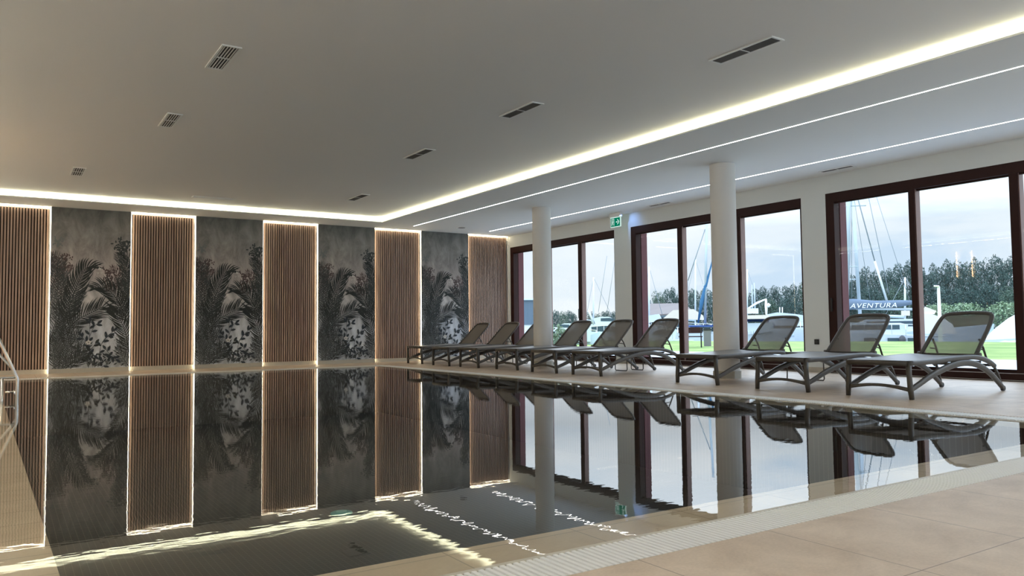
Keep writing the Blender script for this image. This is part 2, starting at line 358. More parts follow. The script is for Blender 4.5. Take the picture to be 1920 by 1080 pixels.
for i in range(2, len(ys), 2): b.box(XR-.012, ys[i+1], 0, XR, ys[i], BZ)
struct('baseboard_right', b, M['base'])
# ---- ceiling: soffit ring with shelf lips, cove back walls, raised field
b = MB(); S = .12; T = .02
b.box(XL, YN, HS+T, CX0-S, YF+ND, 3.7, 1); b.box(CX1+S, YN, HS+T, XR, YF+ND, 3.7, 1)
b.box(CX0-S, CY1+S, HS+T, CX1+S, YF+ND, 3.7, 1); b.box(CX0-S, YN, HS+T, CX1+S, CY0-S, 3.7, 1)
b.box(XL, YN, HS, CX0, YF+ND, HS+T, 1); b.box(CX1, YN, HS, XR, YF+ND, HS+T, 1)
b.box(CX0, CY1, HS, CX1, YF+ND, HS+T, 1); b.box(CX0, YN, HS, CX1, CY0, HS+T, 1)
b.box(CX0-S, CY0-S, HC, CX1+S, CY1+S, 3.7, 0)
struct('ceiling', b, [M['ceil'], M['soffit']])

# ================================================================== LIGHT FITTINGS
def cove(label, x0, y0, x1, y1):
    b = MB(); b.box(x0, y0, HS+T+.001, x1, y1, HS+T+.012)
    tag(b.build('cove_light', M['cove']), label, 'cove light', 'cove lights round the raised ceiling')
cove('long glowing cove light along the window side of the raised ceiling', CX1+.045, CY0, CX1+.075, CY1+.08)
cove('glowing cove light along the raised ceiling above the slatted wall', CX0-.07, CY1+.045, CX1+.04, CY1+.075)
cove('cove light along the ladder side of the raised ceiling', CX0-.075, CY0, CX0-.045, CY1+.04)
cove('cove light at the near end of the raised ceiling', CX0-.04, CY0-.075, CX1+.04, CY0-.045)
for xx, lb in ((8.148, 'thin white recessed light line nearer the raised ceiling'), (10.272, 'thin white recessed light line nearer the window wall')):
    b = MB(); b.box(xx-.006, YN+.3, HS-.003, xx+.006, 16.82, HS-.0002)
    tag(b.build('linear_light', M['line']), lb, 'light', 'recessed light lines in the lower ceiling')

b = MB(); b.box(-1.53, -2.6, HS-.003, -1.47, 16.82, HS-.0002)  # unseen light line, added on the ladder side to brighten the room
tag(b.build('linear_light', emit('added_fill_led', (1, .97, .88), 12.0)), 'added unseen fill light line in the lower ceiling on the ladder side', 'light', 'recessed light lines in the lower ceiling')

# ================================================================== SLATTED PANELS
PL = ['leftmost walnut slatted panel, partly behind the pool ladder, edged with light', 'walnut slatted panel second from the left, edged with warm light',
      'walnut slatted panel in the middle of the five, edged with warm light', 'walnut slatted panel whose foot is partly behind the farthest lounger',
      'walnut slatted panel in the corner beside the windows']
for i, (x0, x1) in enumerate(NICH):
    root = empty('slat_wall_panel', ((x0+x1)/2, YF+.09, BZ), PL[i], 'slat panel', 'walnut slatted panels on the end wall')
    o0 = Vector(root.location)
    def loc(mb): 
        mb.v = [(v[0]-o0.x, v[1]-o0.y, v[2]-o0.z) for v in mb.v]; return mb
    zt = HS-.045
    b = MB(); b.box(x0+.03, YF+.085, BZ, x1-.03, YF+ND-.002, zt); loc(b).build('backing_board', M['felt'], root)
    b = MB(); n_ = 24; pw = (x1-x0-.06)/n_
    for k in range(n_):
        xx = x0+.03+pw*k; b.box(xx+pw*.20, YF+.045, BZ+.001, xx+pw*.80, YF+.085, zt)
    loc(b).build('slats', M['walnut'], root)
    b = MB(); t_ = .006
    if i != 0 or True: b.box(x0+.002, YF+.012, .01, x0+.002+t_, YF+.030, HS-.004)
    b.v = b.v; loc(b).build('led_strip', M['niche'], root)
    if i != 4:
        b = MB(); b.box(x1-.002-t_, YF+.012, .01, x1-.002, YF+.030, HS-.004); loc(b).build('led_strip', M['niche'], root)
    b = MB(); b.box(x0+.016, YF+.012, HS-.016, x1-.016, YF+.030, HS-.004); loc(b).build('led_strip', M['niche'], root)

# ================================================================== MURALS (a printed tropical panel)
MW, MH = 1.411, HS-BZ
def P2(px, py): return ((px-20)/498*MW, (1055-py)/1030*MH)      # position on the print
layers = MB(); state = {'d': 0.0}
def shape(pts, ink):
    state['d'] += 1; y = -.0105-.0000035*state['d']
    pts = [(min(max(x, .001), MW-.001), min(max(z, .001), MH-.001)) for x, z in pts]
    xs = [q[0] for q in pts]; zs = [q[1] for q in pts]
    if max(xs)-min(xs) < .002 or max(zs)-min(zs) < .002: return
    layers.add([(x, y, z) for x, z in pts], [tuple(range(len(pts)))], ink)
def bez(c, n=24):
    """smooth curve through control points (Catmull-Rom)"""
    c = [c[0]]+list(c)+[c[-1]]; out = []
    for i in range(1, len(c)-2):
        for k in range(n):
            t = k/n; a, q, r_, s_ = c[i-1], c[i], c[i+1], c[i+2]
            out.append(tuple(.5*((2*q[j])+(-a[j]+r_[j])*t+(2*a[j]-5*q[j]+4*r_[j]-s_[j])*t*t+(-a[j]+3*q[j]-3*r_[j]+s_[j])*t**3) for j in (0, 1)))
    out.append(c[-2]); return out
def leaflet(x, z, ang, ln, wd, droop, ink):
    A = []; B = []
    for k in range(6):
        t = k/5; a = ang+droop*t*t
        if k: x += math.cos(a)*ln/5; z += math.sin(a)*ln/5
        h = wd*math.sin(math.pi*min(1, .12+.88*t))*.5 if k < 5 else 0
        A.append((x-math.sin(a)*h, z+math.cos(a)*h)); B.append((x+math.sin(a)*h, z-math.cos(a)*h))
    shape(A+B[::-1], ink)
def frond(ctrl, ln, ink, step=.032, spread=58, droop=.5, wd=.018, sides=(1, -1)):
    step *= 1.25; wd *= .85
    pts = bez([P2(*q) for q in ctrl]); n = len(pts)
    acc = 0; L_ = sum(math.dist(pts[i], pts[i+1]) for i in range(n-1)); s_ = 0
    for i in range(1, n):
        d = math.dist(pts[i], pts[i-1]); s_ += d; acc += d
        if acc < step: continue
        acc = 0; a = math.atan2(pts[i][1]-pts[i-1][1], pts[i][0]-pts[i-1][0]); t = s_/L_
        l_ = ln*(.45+.75*math.sin(math.pi*min(.95, .18+.72*t)))*random.uniform(.85, 1.1)*(1-.35*max(0, t-.75)/.25)
        for sd in sides:
            sp = R(spread*(1-.45*t)+random.uniform(-5, 5))
            leaflet(pts[i][0], pts[i][1], a+sd*sp, l_, wd, -sd*droop*random.uniform(.7, 1.2), ink)
    for i in range(0, n-1, 2):
        j = min(i+2, n-1); a = math.atan2(pts[j][1]-pts[i][1], pts[j][0]-pts[i][0]); h = .006*(1-i/n)+.002
        shape([(pts[i][0]-math.sin(a)*h, pts[i][1]+math.cos(a)*h), (pts[i][0]+math.sin(a)*h, pts[i][1]-math.cos(a)*h), (pts[j][0]+math.sin(a)*h, pts[j][1]-math.cos(a)*h), (pts[j][0]-math.sin(a)*h, pts[j][1]+math.cos(a)*h)], ink)
def leaf(px, py, ang, ln, wd, ink):
    x, z = P2(px, py); A = []; B = []; a = R(ang)
    for k in range(7):
        t = k/6; h = wd*.5*math.sin(math.pi*t)**.8; cx, cz = x+math.cos(a)*ln*t, z+math.sin(a)*ln*t
        A.append((cx-math.sin(a)*h, cz+math.cos(a)*h)); B.append((cx+math.sin(a)*h, cz-math.cos(a)*h))
    shape(A+B[::-1][1:-1], ink)
def flower(px, py, r_, ink, n=5, c=3):
    for k in range(n): leaf(px, py, 360*k/n+20, r_, r_*.75, ink)
    for k in range(3): leaf(px, py, 120*k, r_*.25, r_*.25, c)
random.seed(21)
# misty back layer
for c in (((60, 700), (70, 500), (110, 360)), ((30, 620), (50, 450), (30, 320)), ((120, 600), (100, 480), (140, 400)), ((420, 560), (440, 470), (400, 400))): frond(c, .16, 3, step=.03)
for k in range(90): leaf(random.uniform(20, 150), random.uniform(330, 430), random.uniform(0, 360), .05, .022, 3)
for k in range(80): leaf(random.uniform(330, 500), random.uniform(400, 540), random.uniform(0, 360), .055, .026, 3)
for k in range(70): leaf(random.gauss(470, 25), random.gauss(255, 25), random.uniform(0, 360), .06, .03, 1)
for k in range(40): leaf(random.gauss(385, 15), random.uniform(390, 560), random.uniform(0, 360), .05, .03, 3)
for k in range(30): leaf(random.gauss(65, 16), random.gauss(245, 14), random.uniform(0, 360), .05, .025, 5)
# mid layer, left thicket
for c in (((20, 760), (50, 600), (120, 450)), ((60, 800), (90, 620), (70, 420)), ((20, 560), (60, 450), (90, 380)), ((100, 760), (140, 600), (110, 480)), ((20, 900), (60, 720), (30, 560)),
          ((20, 480), (50, 400), (40, 330)), ((140, 900), (110, 760), (60, 650)), ((200, 900), (160, 780), (180, 640))): frond(c, .22, random.choice((0, 1, 1, 2)), step=.030, wd=.015)
for c in (((500, 620), (505, 450), (450, 310)), ((510, 560), (490, 420), (430, 320))): frond(c, .2, 1, step=.03)
frond(((518, 420), (500, 330), (440, 295)), .2, 0)
for c in (((480, 720), (500, 560), (495, 430)), ((450, 700), (470, 560), (440, 470))): frond(c, .18, 1, step=.03)
# the big fronds
frond(((110, 760), (150, 620), (190, 500), (235, 410), (300, 395)), .33, 0, step=.030, wd=.029, droop=.7)
frond(((500, 760), (450, 640), (400, 570), (340, 530), (280, 535)), .32, 0, step=.030, wd=.028, droop=.6)
frond(((130, 800), (200, 735), (290, 690), (345, 660), (405, 685)), .30, 0, step=.028, wd=.027, droop=.3)
frond(((515, 960), (490, 830), (450, 740), (395, 690)), .28, 0, step=.03, wd=.027)
frond(((90, 860), (110, 740), (150, 650), (215, 570)), .26, 1, step=.03, wd=.018)
# lower left fans
for c, k in ((((60, 1055), (50, 940), (20, 860)), 0), (((80, 1055), (90, 930), (60, 820)), 1), (((100, 1055), (130, 920), (110, 800)), 0), (((110, 1055), (170, 930), (200, 820)), 1),
             (((120, 1055), (190, 980), (260, 900)), 0), (((40, 1055), (120, 1000), (220, 990)), 2), (((90, 1000), (60, 880), (100, 760)), 1), (((150, 1055), (200, 1000), (250, 960)), 0),
             (((20, 1000), (60, 930), (110, 900)), 2)): frond(c, .21, k, step=.026, wd=.017)
for c, k in ((((518, 1055), (480, 1000), (440, 930)), 0), (((518, 1000), (490, 940), (450, 880)), 1), (((500, 1055), (470, 1010), (420, 1000)), 5)): frond(c, .16, k, step=.028)
# flowering shrub
def branch(ctrl, leaves, ink=6, ln=.12, wd=.05):
    pts = bez([P2(*q) for q in ctrl], 8)
    for i in range(len(pts)-1):
        a = math.atan2(pts[i+1][1]-pts[i][1], pts[i+1][0]-pts[i][0]); h = .004
        shape([(pts[i][0]-math.sin(a)*h, pts[i][1]+math.cos(a)*h), (pts[i][0]+math.sin(a)*h, pts[i][1]-math.cos(a)*h), (pts[i+1][0]+math.sin(a)*h, pts[i+1][1]-math.cos(a)*h), (pts[i+1][0]-math.sin(a)*h, pts[i+1][1]+math.cos(a)*h)], ink)
    for k in range(leaves):
        q = pts[int((k+1)/(leaves+.5)*(len(pts)-1))]; q2 = pts[max(0, int((k+1)/(leaves+.5)*(len(pts)-1))-1)]
        a = math.degrees(math.atan2(q[1]-q2[1], q[0]-q2[0])); px, py = 20+q[0]/MW*498, 1055-q[1]/MH*1030
        leaf(px, py, a+(48 if k % 2 else -48)+random.uniform(-12, 12), ln*random.uniform(.8, 1.15), wd, ink)
    q = pts[-1]; leaf(20+q[0]/MW*498, 1055-q[1]/MH*1030, a, ln, wd, ink)
branch(((285, 1050), (265, 900), (265, 760)), 8); branch(((320, 1050), (340, 900), (410, 820)), 8); branch(((265, 850), (290, 790), (310, 770)), 3)
branch(((340, 900), (370, 860), (385, 850)), 3); branch(((260, 900), (230, 870), (215, 850)), 3); branch(((300, 1050), (230, 960), (190, 930)), 5, 1)
branch(((300, 1050), (380, 980), (430, 1000)), 6); branch(((260, 1055), (250, 980), (300, 900)), 5, 0); branch(((340, 1055), (400, 1000), (370, 940)), 5, 6)
for k in range(46): leaf(random.gauss(330, 60), random.uniform(970, 1050), random.uniform(20, 160), .08, .026, random.choice((0, 6, 1, 2)))
for k in range(26): leaf(random.uniform(350, 480), random.uniform(840, 980), random.uniform(0, 360), .035, .014, 5)
flower(258, 890, .055, 4); flower(320, 412, .032, 4, 4); flower(310, 440, .022, 4, 3); flower(332, 436, .022, 4, 3)
flower(232, 930, .03, 5); flower(375, 1018, .04, 5)
MX = [(.723, 2.134), (3.384, 4.80), (6.058, 7.463), (8.712, 10.063)]
ML = ['tropical palm mural between the first and second slatted panels, counted from the ladder', 'tropical palm mural between the second and third slatted panels',
      'tropical palm mural between the third and fourth slatted panels', 'tropical palm mural nearest the windows, above the farthest loungers']
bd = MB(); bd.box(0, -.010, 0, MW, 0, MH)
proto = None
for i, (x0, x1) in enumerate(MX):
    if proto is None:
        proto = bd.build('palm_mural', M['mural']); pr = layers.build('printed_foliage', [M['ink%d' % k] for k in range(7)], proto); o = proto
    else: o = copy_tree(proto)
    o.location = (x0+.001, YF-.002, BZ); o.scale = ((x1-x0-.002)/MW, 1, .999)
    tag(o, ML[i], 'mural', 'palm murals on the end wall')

# ================================================================== WINDOW WALL JOINERY
WINM = [[(15.78, 15.92), (14.43, 14.55)], [(11.18, 11.30), (9.70, 9.82)], [(6.40, 6.50), (4.98, 5.10)], [(1.6, 1.7), (.2, .3)]]
for i, ((y0, y1), mu) in enumerate(zip(OPEN, WINM)):
    b = MB(); fx0, fx1 = XR+.005, XR+.15
    b.box(fx0, y0, 2.79, fx1, y1, 2.9395); b.box(fx0, y0, .0, fx1, y1, .10)
    b.box(fx0, y1-.15, .10, fx1, y1, 2.79); b.box(fx0+.03, y0, .10, fx1, y0+.05, 2.79)
    f_ = struct('window_%d' % (i+1), b, M['frame'])
    tag(f_, kind='structure')
    # sashes
    es = [y1-.15]+[v for m_ in mu for v in (m_[1], m_[0])]+[y0+.05]
    for k in range(3):
        a1, a0 = es[2*k], es[2*k+1]; sx = XR+.055 if k != 1 else XR+.085
        b = MB(); b.box(sx-.02, a0, .10, sx+.02, a1, .155); b.box(sx-.02, a0, 2.765, sx+.02, a1, 2.79)
        sh = b.build('sash_rail', M['frame'], f_)
        b = MB(); b.add([(sx, a0, .155), (sx, a1, .155), (sx, a1, 2.765), (sx, a0, 2.765)], [(0, 1, 2, 3)]); b.build('glass_pane', M['glass'], f_)
    for (m0, m1) in mu:
        b = MB(); b.box(XR+.012, m0+.012, .10, XR+.155, m1, 2.79, 0); b.box(XR+.03, m0, .10, XR+.15, m0+.012, 2.79, 1); b.build('mullion', [M['frame'], M['frame_lit']], f_)
    b = MB(); b.box(XR+.155, y1-.16, 0, XR+WT+.02, y1-.135, 2.9, 0); b.build('outer_jamb', M['red'], f_)
    b = MB()
    for tz, tx in ((.012, -.001), (.105, .0)): b.box(XR+tx-.004, y0+.02, tz, XR+tx+.006, y1-.02, tz+.006)
    b.build('track', M['alu'], f_)
    if i in (0, 2):
        b = MB(); hy = mu[1][1]-.05 if i == 0 else y1-.07; b.box(XR-.03, hy-.015, 1.0, XR-.012, hy+.015, 1.22); b.box(XR-.02, hy-.01, 1.02, XR+.012, hy+.01, 1.05); b.box(XR-.02, hy-.01, 1.17, XR+.012, hy+.01, 1.20); b.build('handle', M['black'], f_)

# ================================================================== COLUMNS
def column(x, y, label):
    b = MB(); b.lathe([(.19, .11), (.19, HS-.001)], 0, 0, 40)
    o = b.build('column', M['wallcol'], loc=(x, y, 0)); tag(o, label, 'column', 'round white columns')
    b = MB(); b.lathe([(.212, 0), (.212, .11)], 0, 0, 10, smooth=False); b.build('tiled_base', M['base'], o)
column(9.157, 8.156, 'round white column nearer the camera, behind the third lounger'); column(9.206, 13.03, 'round white column farther away, near the exit sign')

# ================================================================== OVERFLOW GRATES
def grate(label, x0, y0, x1, y1, along):
    b = MB(); p = .027; n_ = int(((x1-x0) if along == 'x' else (y1-y0))/p)
    for k in range(n_):
        if along == 'x': b.box(x0+k*p+.003, y0+.006, -.022, x0+k*p+.0185, y1-.006, -.002)
        else: b.box(x0+.006, y0+k*p+.003, -.022, x1-.006, y0+k*p+.0185, -.002)
    for q in (.25, .75):
        if along == 'x': yy = y0+(y1-y0)*q; b.box(x0, yy-.005, -.020, x1, yy+.005, -.008)
        else: xx = x0+(x1-x0)*q; b.box(xx-.005, y0, -.020, xx+.005, y1, -.008)
    o = b.build('overflow_grate', M['grate']); tag(o, label, 'grate', 'slotted overflow grates round the pool')
grate('white slotted overflow grate along the near edge of the pool', gx0+.002, gy0+.002, gx1-.002, PY0-.002, 'x')
grate('white slotted overflow grate along the pool edge in front of the slatted wall', gx0+.002, PY1+.002, gx1-.002, gy1-.002, 'x')
grate('white slotted overflow grate along the pool edge in front of the loungers', PX1+.002, PY0, gx1-.002, PY1, 'y')
grate('white slotted overflow grate along the ladder side of the pool', gx0+.002, PY0, PX0-.002, PY1, 'y')

# ================================================================== SUN LOUNGERS
def make_lounger():
    root = empty('sun_lounger', (0, 0, 0), 'x', 'sun lounger', 'taupe sun loungers along the window side')
    HW = .345
    rail = [(-.005, .372), (.25, .376), (.55, .384), (.85, .398), (1.1, .405), (1.3, .400), (1.45, .378), (1.60, .335), (1.70, .285)]
    arch = [(.0, .100), (.15, .150), (.35, .222), (.55, .276), (.75, .320), (.92, .342), (1.08, .345), (1.25, .328), (1.42, .280), (1.58, .205), (1.72, .115), (1.83, .035)]
    def curve(pts, y, n=3):
        c = bez(pts, n); return [(x, y, z) for x, z in c]
    for s in (-1, 1):
        b = MB(); c = curve(rail, s*HW); b.sweep(c, .028, [.030 if q[0] < 1.3 else .030-.03*(q[0]-1.3) for q in c], ref=(0, 1, 0), n=12, p=3.2)
        # sweep: 'a' runs in the side plane, 'b' across
        b.build('seat_rail', M['lrail'], root)
        b = MB(); c = curve(arch, s*(HW+.012)); b.sweep(c, [.024+.012*math.sin(math.pi*i/(len(c)-1)) for i in range(len(c))], .022, ref=(0, 1, 0), n=12, p=3.2); b.build('arched_side_beam', M['lrail'], root)
        b = MB(); b.sweep([(.005, s*(HW+.022), .0), (.0, s*(HW+.014), .10), (.0, s*(HW+.004), .25), (.0, s*HW, .385)], [.023, .026, .025, .026], [.020, .024, .022, .026], ref=(0, 1, 0), n=12, p=3.6); b.build('front_leg', M['lframe'], root)
        b = MB(); b.sweep([(1.69, s*(HW-.01), .30), (1.76, s*HW, .19), (1.82, s*(HW+.01), .05)], .016, .014, ref=(0, 1, 0), n=8, p=3); b.build('rear_strut', M['lframe'], root)
        b = MB(); n_ = 20; yy = s*(HW+.012)
        V = [(1.835+.030*math.cos(2*math.pi*k/n_), yy+d, .030+.030*math.sin(2*math.pi*k/n_)) for d in (-.016, .016) for k in range(n_)]
        b.add(V, [tuple(range(n_))[::-1], tuple(range(n_, 2*n_))]+[(k, (k+1) % n_, n_+(k+1) % n_, n_+k) for k in range(n_)], 0); b.build('wheel', M['rubber'], root)
        b = MB(); b.sweep([(1.37, s*(HW-.01)-.03, .425), (1.37, s*(HW-.01)+.03, .425)], .026, ref=(0, 0, 1), n=14); b.build('hinge_knob', M['lframe'], root)
        b = MB(); b.sweep([(1.53, s*.27, .60), (1.60, s*.275, .50), (1.66, s*.28, .36)], .012, ref=(0, 1, 0), n=8); b.sweep([(1.47, s*.27, .49), (1.56, s*.272, .485), (1.62, s*.275, .47)], .008, ref=(0, 1, 0), n=8); b.build('backrest_prop', M['lframe'], root)
    b = MB(); b.sweep([(-.01, -HW, .372), (-.012, 0, .374), (-.01, HW, .372)], [.030]*3, .028, ref=(0, 0, 1), n=12, p=3.4); b.build('front_bar', M['lframe'], root)
    b = MB(); c = [(.0, -HW-.012+2*(HW+.012)*k/10, .098+.038*math.sin(math.pi*k/10)) for k in range(11)]; b.sweep(c, .014, [.022-.006*math.sin(math.pi*k/10) for k in range(11)], ref=(0, 0, 1), n=10, p=3); b.build('stretcher', M['lframe'], root)
    for xx, zz in ((.72, .36), (1.40, .345)):
        b = MB(); b.sweep([(xx, -HW, zz), (xx, HW, zz)], .014, .014, ref=(0, 0, 1), n=8); b.build('under_bar', M['lframe'], root)
    b = MB(); b.sweep([(1.66, -HW, .30), (1.66, HW, .30)], .014, .016, ref=(0, 0, 1), n=8); b.build('rear_bar', M['lframe'], root)
    # seat sling
    b = MB(); c = bez([(x, z+.024) for x, z in rail[:7]], 4); V = []; F = []; ny = 8
    for x, z in c:
        for j in range(ny+1):
            v = -1+2*j/ny; V.append((x, v*(HW-.012), z-.012*(1-v*v)+.002))
    k = len(V)
    for i in range(len(c)-1):
        for j in range(ny):
            a = i*(ny+1)+j; F += [(a, a+ny+1, a+ny+2, a+1)]
    V += [(x, y, z-.006) for x, y, z in V]; F += [(a+k, d+k, c_+k, b_+k) for a, b_, c_, d in F[:]]
    F = F+[]; b.add(V, [tuple(reversed(f)) if max(f) < k else tuple(reversed(f)) for f in F], 0, True); b.build('seat_sling', M['seatsling'], root)
    # backrest: rounded frame with a see-through sling
    B0 = Vector((1.36, 0, .425)); U = Vector((.50, 0, .495)).normalized(); LB = .685; HB = .315
    loop = []
    for (v, s_) in ((-1, .0), (-1, .2), (-1, .4)): pass
    prof = [(-HB-.004, 0), (-HB, .2), (-HB+.004, .42), (-HB+.014, .56), (-HB+.032, .63), (-HB+.072, .664), (-.16, .680), (0, .686)]
    left = bez(prof, 3); full = left+[(-v, s_) for v, s_ in left[::-1][1:]]
    nrm = Vector((-U.z, 0, U.x))
    b = MB(); b.sweep([B0+U*s_+Vector((0, v, 0)) for v, s_ in full], .024, .016, ref=nrm, n=12, p=3); b.build('backrest_frame', M['lframe'], root)
    b = MB(); V = []; F = []
    for i in range(13):
        s_ = .0+.664*i/12
        hw = HB-.004 if s_ < .42 else (HB-.004-.30*max(0, (s_-.42)/.25)**2.6*.28)
        for j in range(9):
            v = -1+2*j/8; V.append(B0+U*s_+Vector((0, v*hw, 0))-nrm*(.014*(1-v*v)))
    for i in range(12):
        for j in range(8): F.append((i*9+j, i*9+j+1, (i+1)*9+j+1, (i+1)*9+j))
    b.add(V, F, 0, True); b.build('backrest_sling', M['sling'], root)
    b = MB(); b.sweep([B0+U*.0+Vector((0, -HB, 0)), B0+Vector((0, HB, 0))], .012, ref=(0, 0, 1), n=8); b.build('backrest_bar', M['lframe'], root)
    nest(root, [('backrest_sling', 'backrest_frame'), ('backrest_bar', 'backrest_frame'), ('hinge_knob', 'backrest_frame'), ('wheel', 'arched_side_beam')])
    return root
LG = [(7.862, 4.917, -1.2, 'nearest taupe sun lounger, in front of the right-hand window'), (7.845, 6.148, 0, 'second nearest taupe sun lounger, in front of the right-hand window'),
      (7.90, 7.575, 0, 'taupe sun lounger standing in front of the nearer column, third from the near end'), (7.985, 10.08, 0, 'taupe sun lounger just beyond the nearer column, fourth from the near end'),
      (7.92, 11.19, 0, 'taupe sun lounger fifth from the near end, beside the exit sign pier'), (7.965, 12.47, 0, 'taupe sun lounger sixth from the near end, just before the farther column'),
      (7.90, 13.78, 0, 'taupe sun lounger with its backrest partly hidden behind the farther column'), (7.835, 14.87, 0, 'second farthest taupe sun lounger, with its backrest before the corner window jamb'),
      (7.885, 16.24, 0, 'farthest taupe sun lounger, close to the slatted wall')]
lp = make_lounger()
for i, (x, y, a, lb) in enumerate(LG):
    o = lp if i == 0 else copy_tree(lp)
    o.location = (x, y, .001); o.rotation_euler.z = R(a); o['label'] = lb

# ================================================================== SIDE TABLES
def make_table():
    root = empty('side_table', (0, 0, 0), 'x', 'side table', 'low side tables between the loungers')
    b = MB(); b.box(-.22, -.155, .392, .22, .155, .410); b.build('table_top', M['lrail'], root)
    b = MB(); q = [(-.21, -.145), (.21, -.145), (.21, .145), (-.21, .145)]; b.sweep([(x, y, .386) for x, y in q], .010, ref=(0, 0, 1), n=8, closed=True); b.build('apron', M['lframe'], root)
    for s in (-1, 1):
        b = MB(); x = s*.19
        b.sweep([(x, -.15, .385), (x, -.155, .2), (x, -.16, .035), (x, -.145, .012), (x, 0, .010), (x, .145, .012), (x, .16, .035), (x, .155, .2), (x, .15, .385)], .009, ref=(1, 0, 0), n=8); b.build('leg', M['lframe'], root)
    nest(root, [('apron', 'table_top')])
    return root
TB = [(9.36, 6.93, 'low taupe side table between the second and third nearest loungers'), (9.42, 10.66, 'low taupe side table between the two loungers just beyond the nearer column'),
      (9.45, 11.84, 'low taupe side table between the lounger beside the exit sign pier and the next one'), (9.40, 14.33, 'low taupe side table just beyond the farther column'),
      (9.26, 15.5, 'low taupe side table farthest from the camera')]
tp = make_table()
for i, (x, y, lb) in enumerate(TB):
    o = tp if i == 0 else copy_tree(tp); o.location = (x, y, .001); o['label'] = lb

# ================================================================== POOL LADDER
root = empty('pool_ladder', (-.15, 11.3, 0), 'polished steel pool ladder with slanting handrails at the left edge', 'ladder')
o0 = root.location
def lb_(pts): return [(x-o0.x, y-o0.y, z) for x, y, z in pts]
b = MB(); b.tube(lb_([(-.75, 11.0, .75), (-.62, 11.0, .86), (-.30, 11.0, .92), (-.16, 11.0, .88), (-.08, 11.0, .78), (.05, 11.0, .47), (.125, 11.0, .29), (.141, 11.0, .24), (.141, 11.0, -.02), (.141, 11.0, -.55)]), .019, 12); b.tube(lb_([(-.75, 11.0, .0), (-.75, 11.0, .75)]), .019, 12); b.build('handrail', M['steel'], root)
b = MB(); b.tube(lb_([(-.75, 11.55, .75), (-.60, 11.55, .84), (-.40, 11.55, .80), (-.05, 11.55, .53), (.10, 11.55, .33), (.141, 11.55, .25), (.141, 11.55, -.55)]), .015, 12); b.tube(lb_([(-.75, 11.55, .0), (-.75, 11.55, .75)]), .015, 12); b.build('handrail', M['steel'], root)
b = MB(); b.tube(lb_([(-.35, 11.0, .262), (.13, 11.0, .262)]), .013, 10); b.build('cross_bar', M['steel'], root)
b = MB(); b.tube(lb_([(-.012, 11.0, .255), (-.012, 11.0, -.35)]), .016, 10); b.build('post', M['steel'], root)
b = MB(); b.tube(lb_([(.02, 11.27, .075), (.12, 11.27, .075)]), .012, 10); b.tube(lb_([(.12, 11.0, .075), (.12, 11.55, .075)]), .012, 10); b.build('rung', M['steel'], root)
for yy in (11.0, 11.55):
    b = MB(); b.lathe([(.045, 0), (.045, .008), (.022, .02)], -.75-o0.x, yy-o0.y, 20); b.build('floor_flange', M['steel'], root)
nest(root, [('floor_flange', 'handrail')])

# ================================================================== POOL FLOOR FITTINGS
b = MB(); b.lathe([(.105, 0), (.105, .012), (.085, .02)], 0, 0, 28, 0); o = b.build('pool_inlet', M['teal'], loc=(2.78, 7.36, ZB)); tag(o, 'round teal inlet disc on the dark pool floor', 'pool fitting')
b = MB(); b.lathe([(.05, .020), (.05, .028), (.0, .03)], 0, 0, 24, 0); b.build('cap', M['teal2'], o)
b = MB(); b.box(-.09, -.09, 0, .09, .09, .006); o = b.build('pool_drain', M['black'], loc=(2.395, 6.02, ZB)); tag(o, 'square black drain cover on the dark pool floor', 'drain')

# ================================================================== CEILING VENTS AND SPEAKER
def vent(x0, y0, x1, y1, z, label, group='air vents in the raised ceiling', n_=5, fine=False):
    cx, cy = (x0+x1)/2, (y0+y1)/2; w_, h_ = x1-x0, y1-y0; lx = w_ > h_
    root = empty('ceiling_vent', (cx, cy, z), label, 'ceiling vent', group)
    W_, H_ = (h_, w_) if lx else (w_, h_); t = .020
    def bx(b, a0, b0, z0, a1, b1, z1):
        if lx: b.box(b0, a0, z0, b1, a1, z1)
        else: b.box(a0, b0, z0, a1, b1, z1)
    b = MB(); bx(b, -W_/2, -H_/2, -.012, -W_/2+t, H_/2, -.0005); bx(b, W_/2-t, -H_/2, -.012, W_/2, H_/2, -.0005)
    bx(b, -W_/2+t, -H_/2, -.012, W_/2-t, -H_/2+t, -.0005); bx(b, -W_/2+t, H_/2-t, -.012, W_/2-t, H_/2, -.0005); bx(b, -W_/2+t, -.006, -.011, W_/2-t, .006, -.0005)
    b.build('frame', M['offwhite'], root)
    b = MB(); bx(b, -W_/2+t, -H_/2+t, -.003, W_/2-t, H_/2-t, -.0006); b.build('backing', M['dark'], root)
    b = MB(); iw = W_-2*t
    for k in range(n_):
        a = -iw/2+iw*(k+.5)/n_; bx(b, a-iw/n_*.16, -H_/2+t, -.009, a+iw/n_*.16, H_/2-t, -.0035)
    b.build('blades', M['slatgrey'] if fine else M['offwhite'], root)
    nest(root, [('blades', 'frame'), ('backing', 'frame')])
Z = HC
vent(1.59, 7.18, 1.765, 7.90, Z, 'slatted ceiling vent nearest the camera in the left row')
vent(1.56, 9.79, 1.73, 10.49, Z, 'slatted ceiling vent in the middle of the left row')
vent(.845, 13.78, 1.03, 14.50, Z, 'slatted ceiling vent farthest in the left row')
vent(5.68, 4.45, 5.855, 5.20, Z, 'long ceiling vent nearest the camera in the right row', fine=True, n_=8)
vent(4.99, 7.21, 5.155, 7.93, Z, 'long ceiling vent second from the camera in the right row', fine=True, n_=8)
vent(4.98, 9.90, 5.15, 10.63, Z, 'long ceiling vent third from the camera in the right row', fine=True, n_=8)
vent(5.63, 13.87, 5.81, 14.65, Z, 'small ceiling vent farthest in the right row', fine=True, n_=8)
vent(2.95, 15.58, 3.71, 15.76, Z, 'crosswise ceiling vent close to the cove by the slatted wall', n_=9)
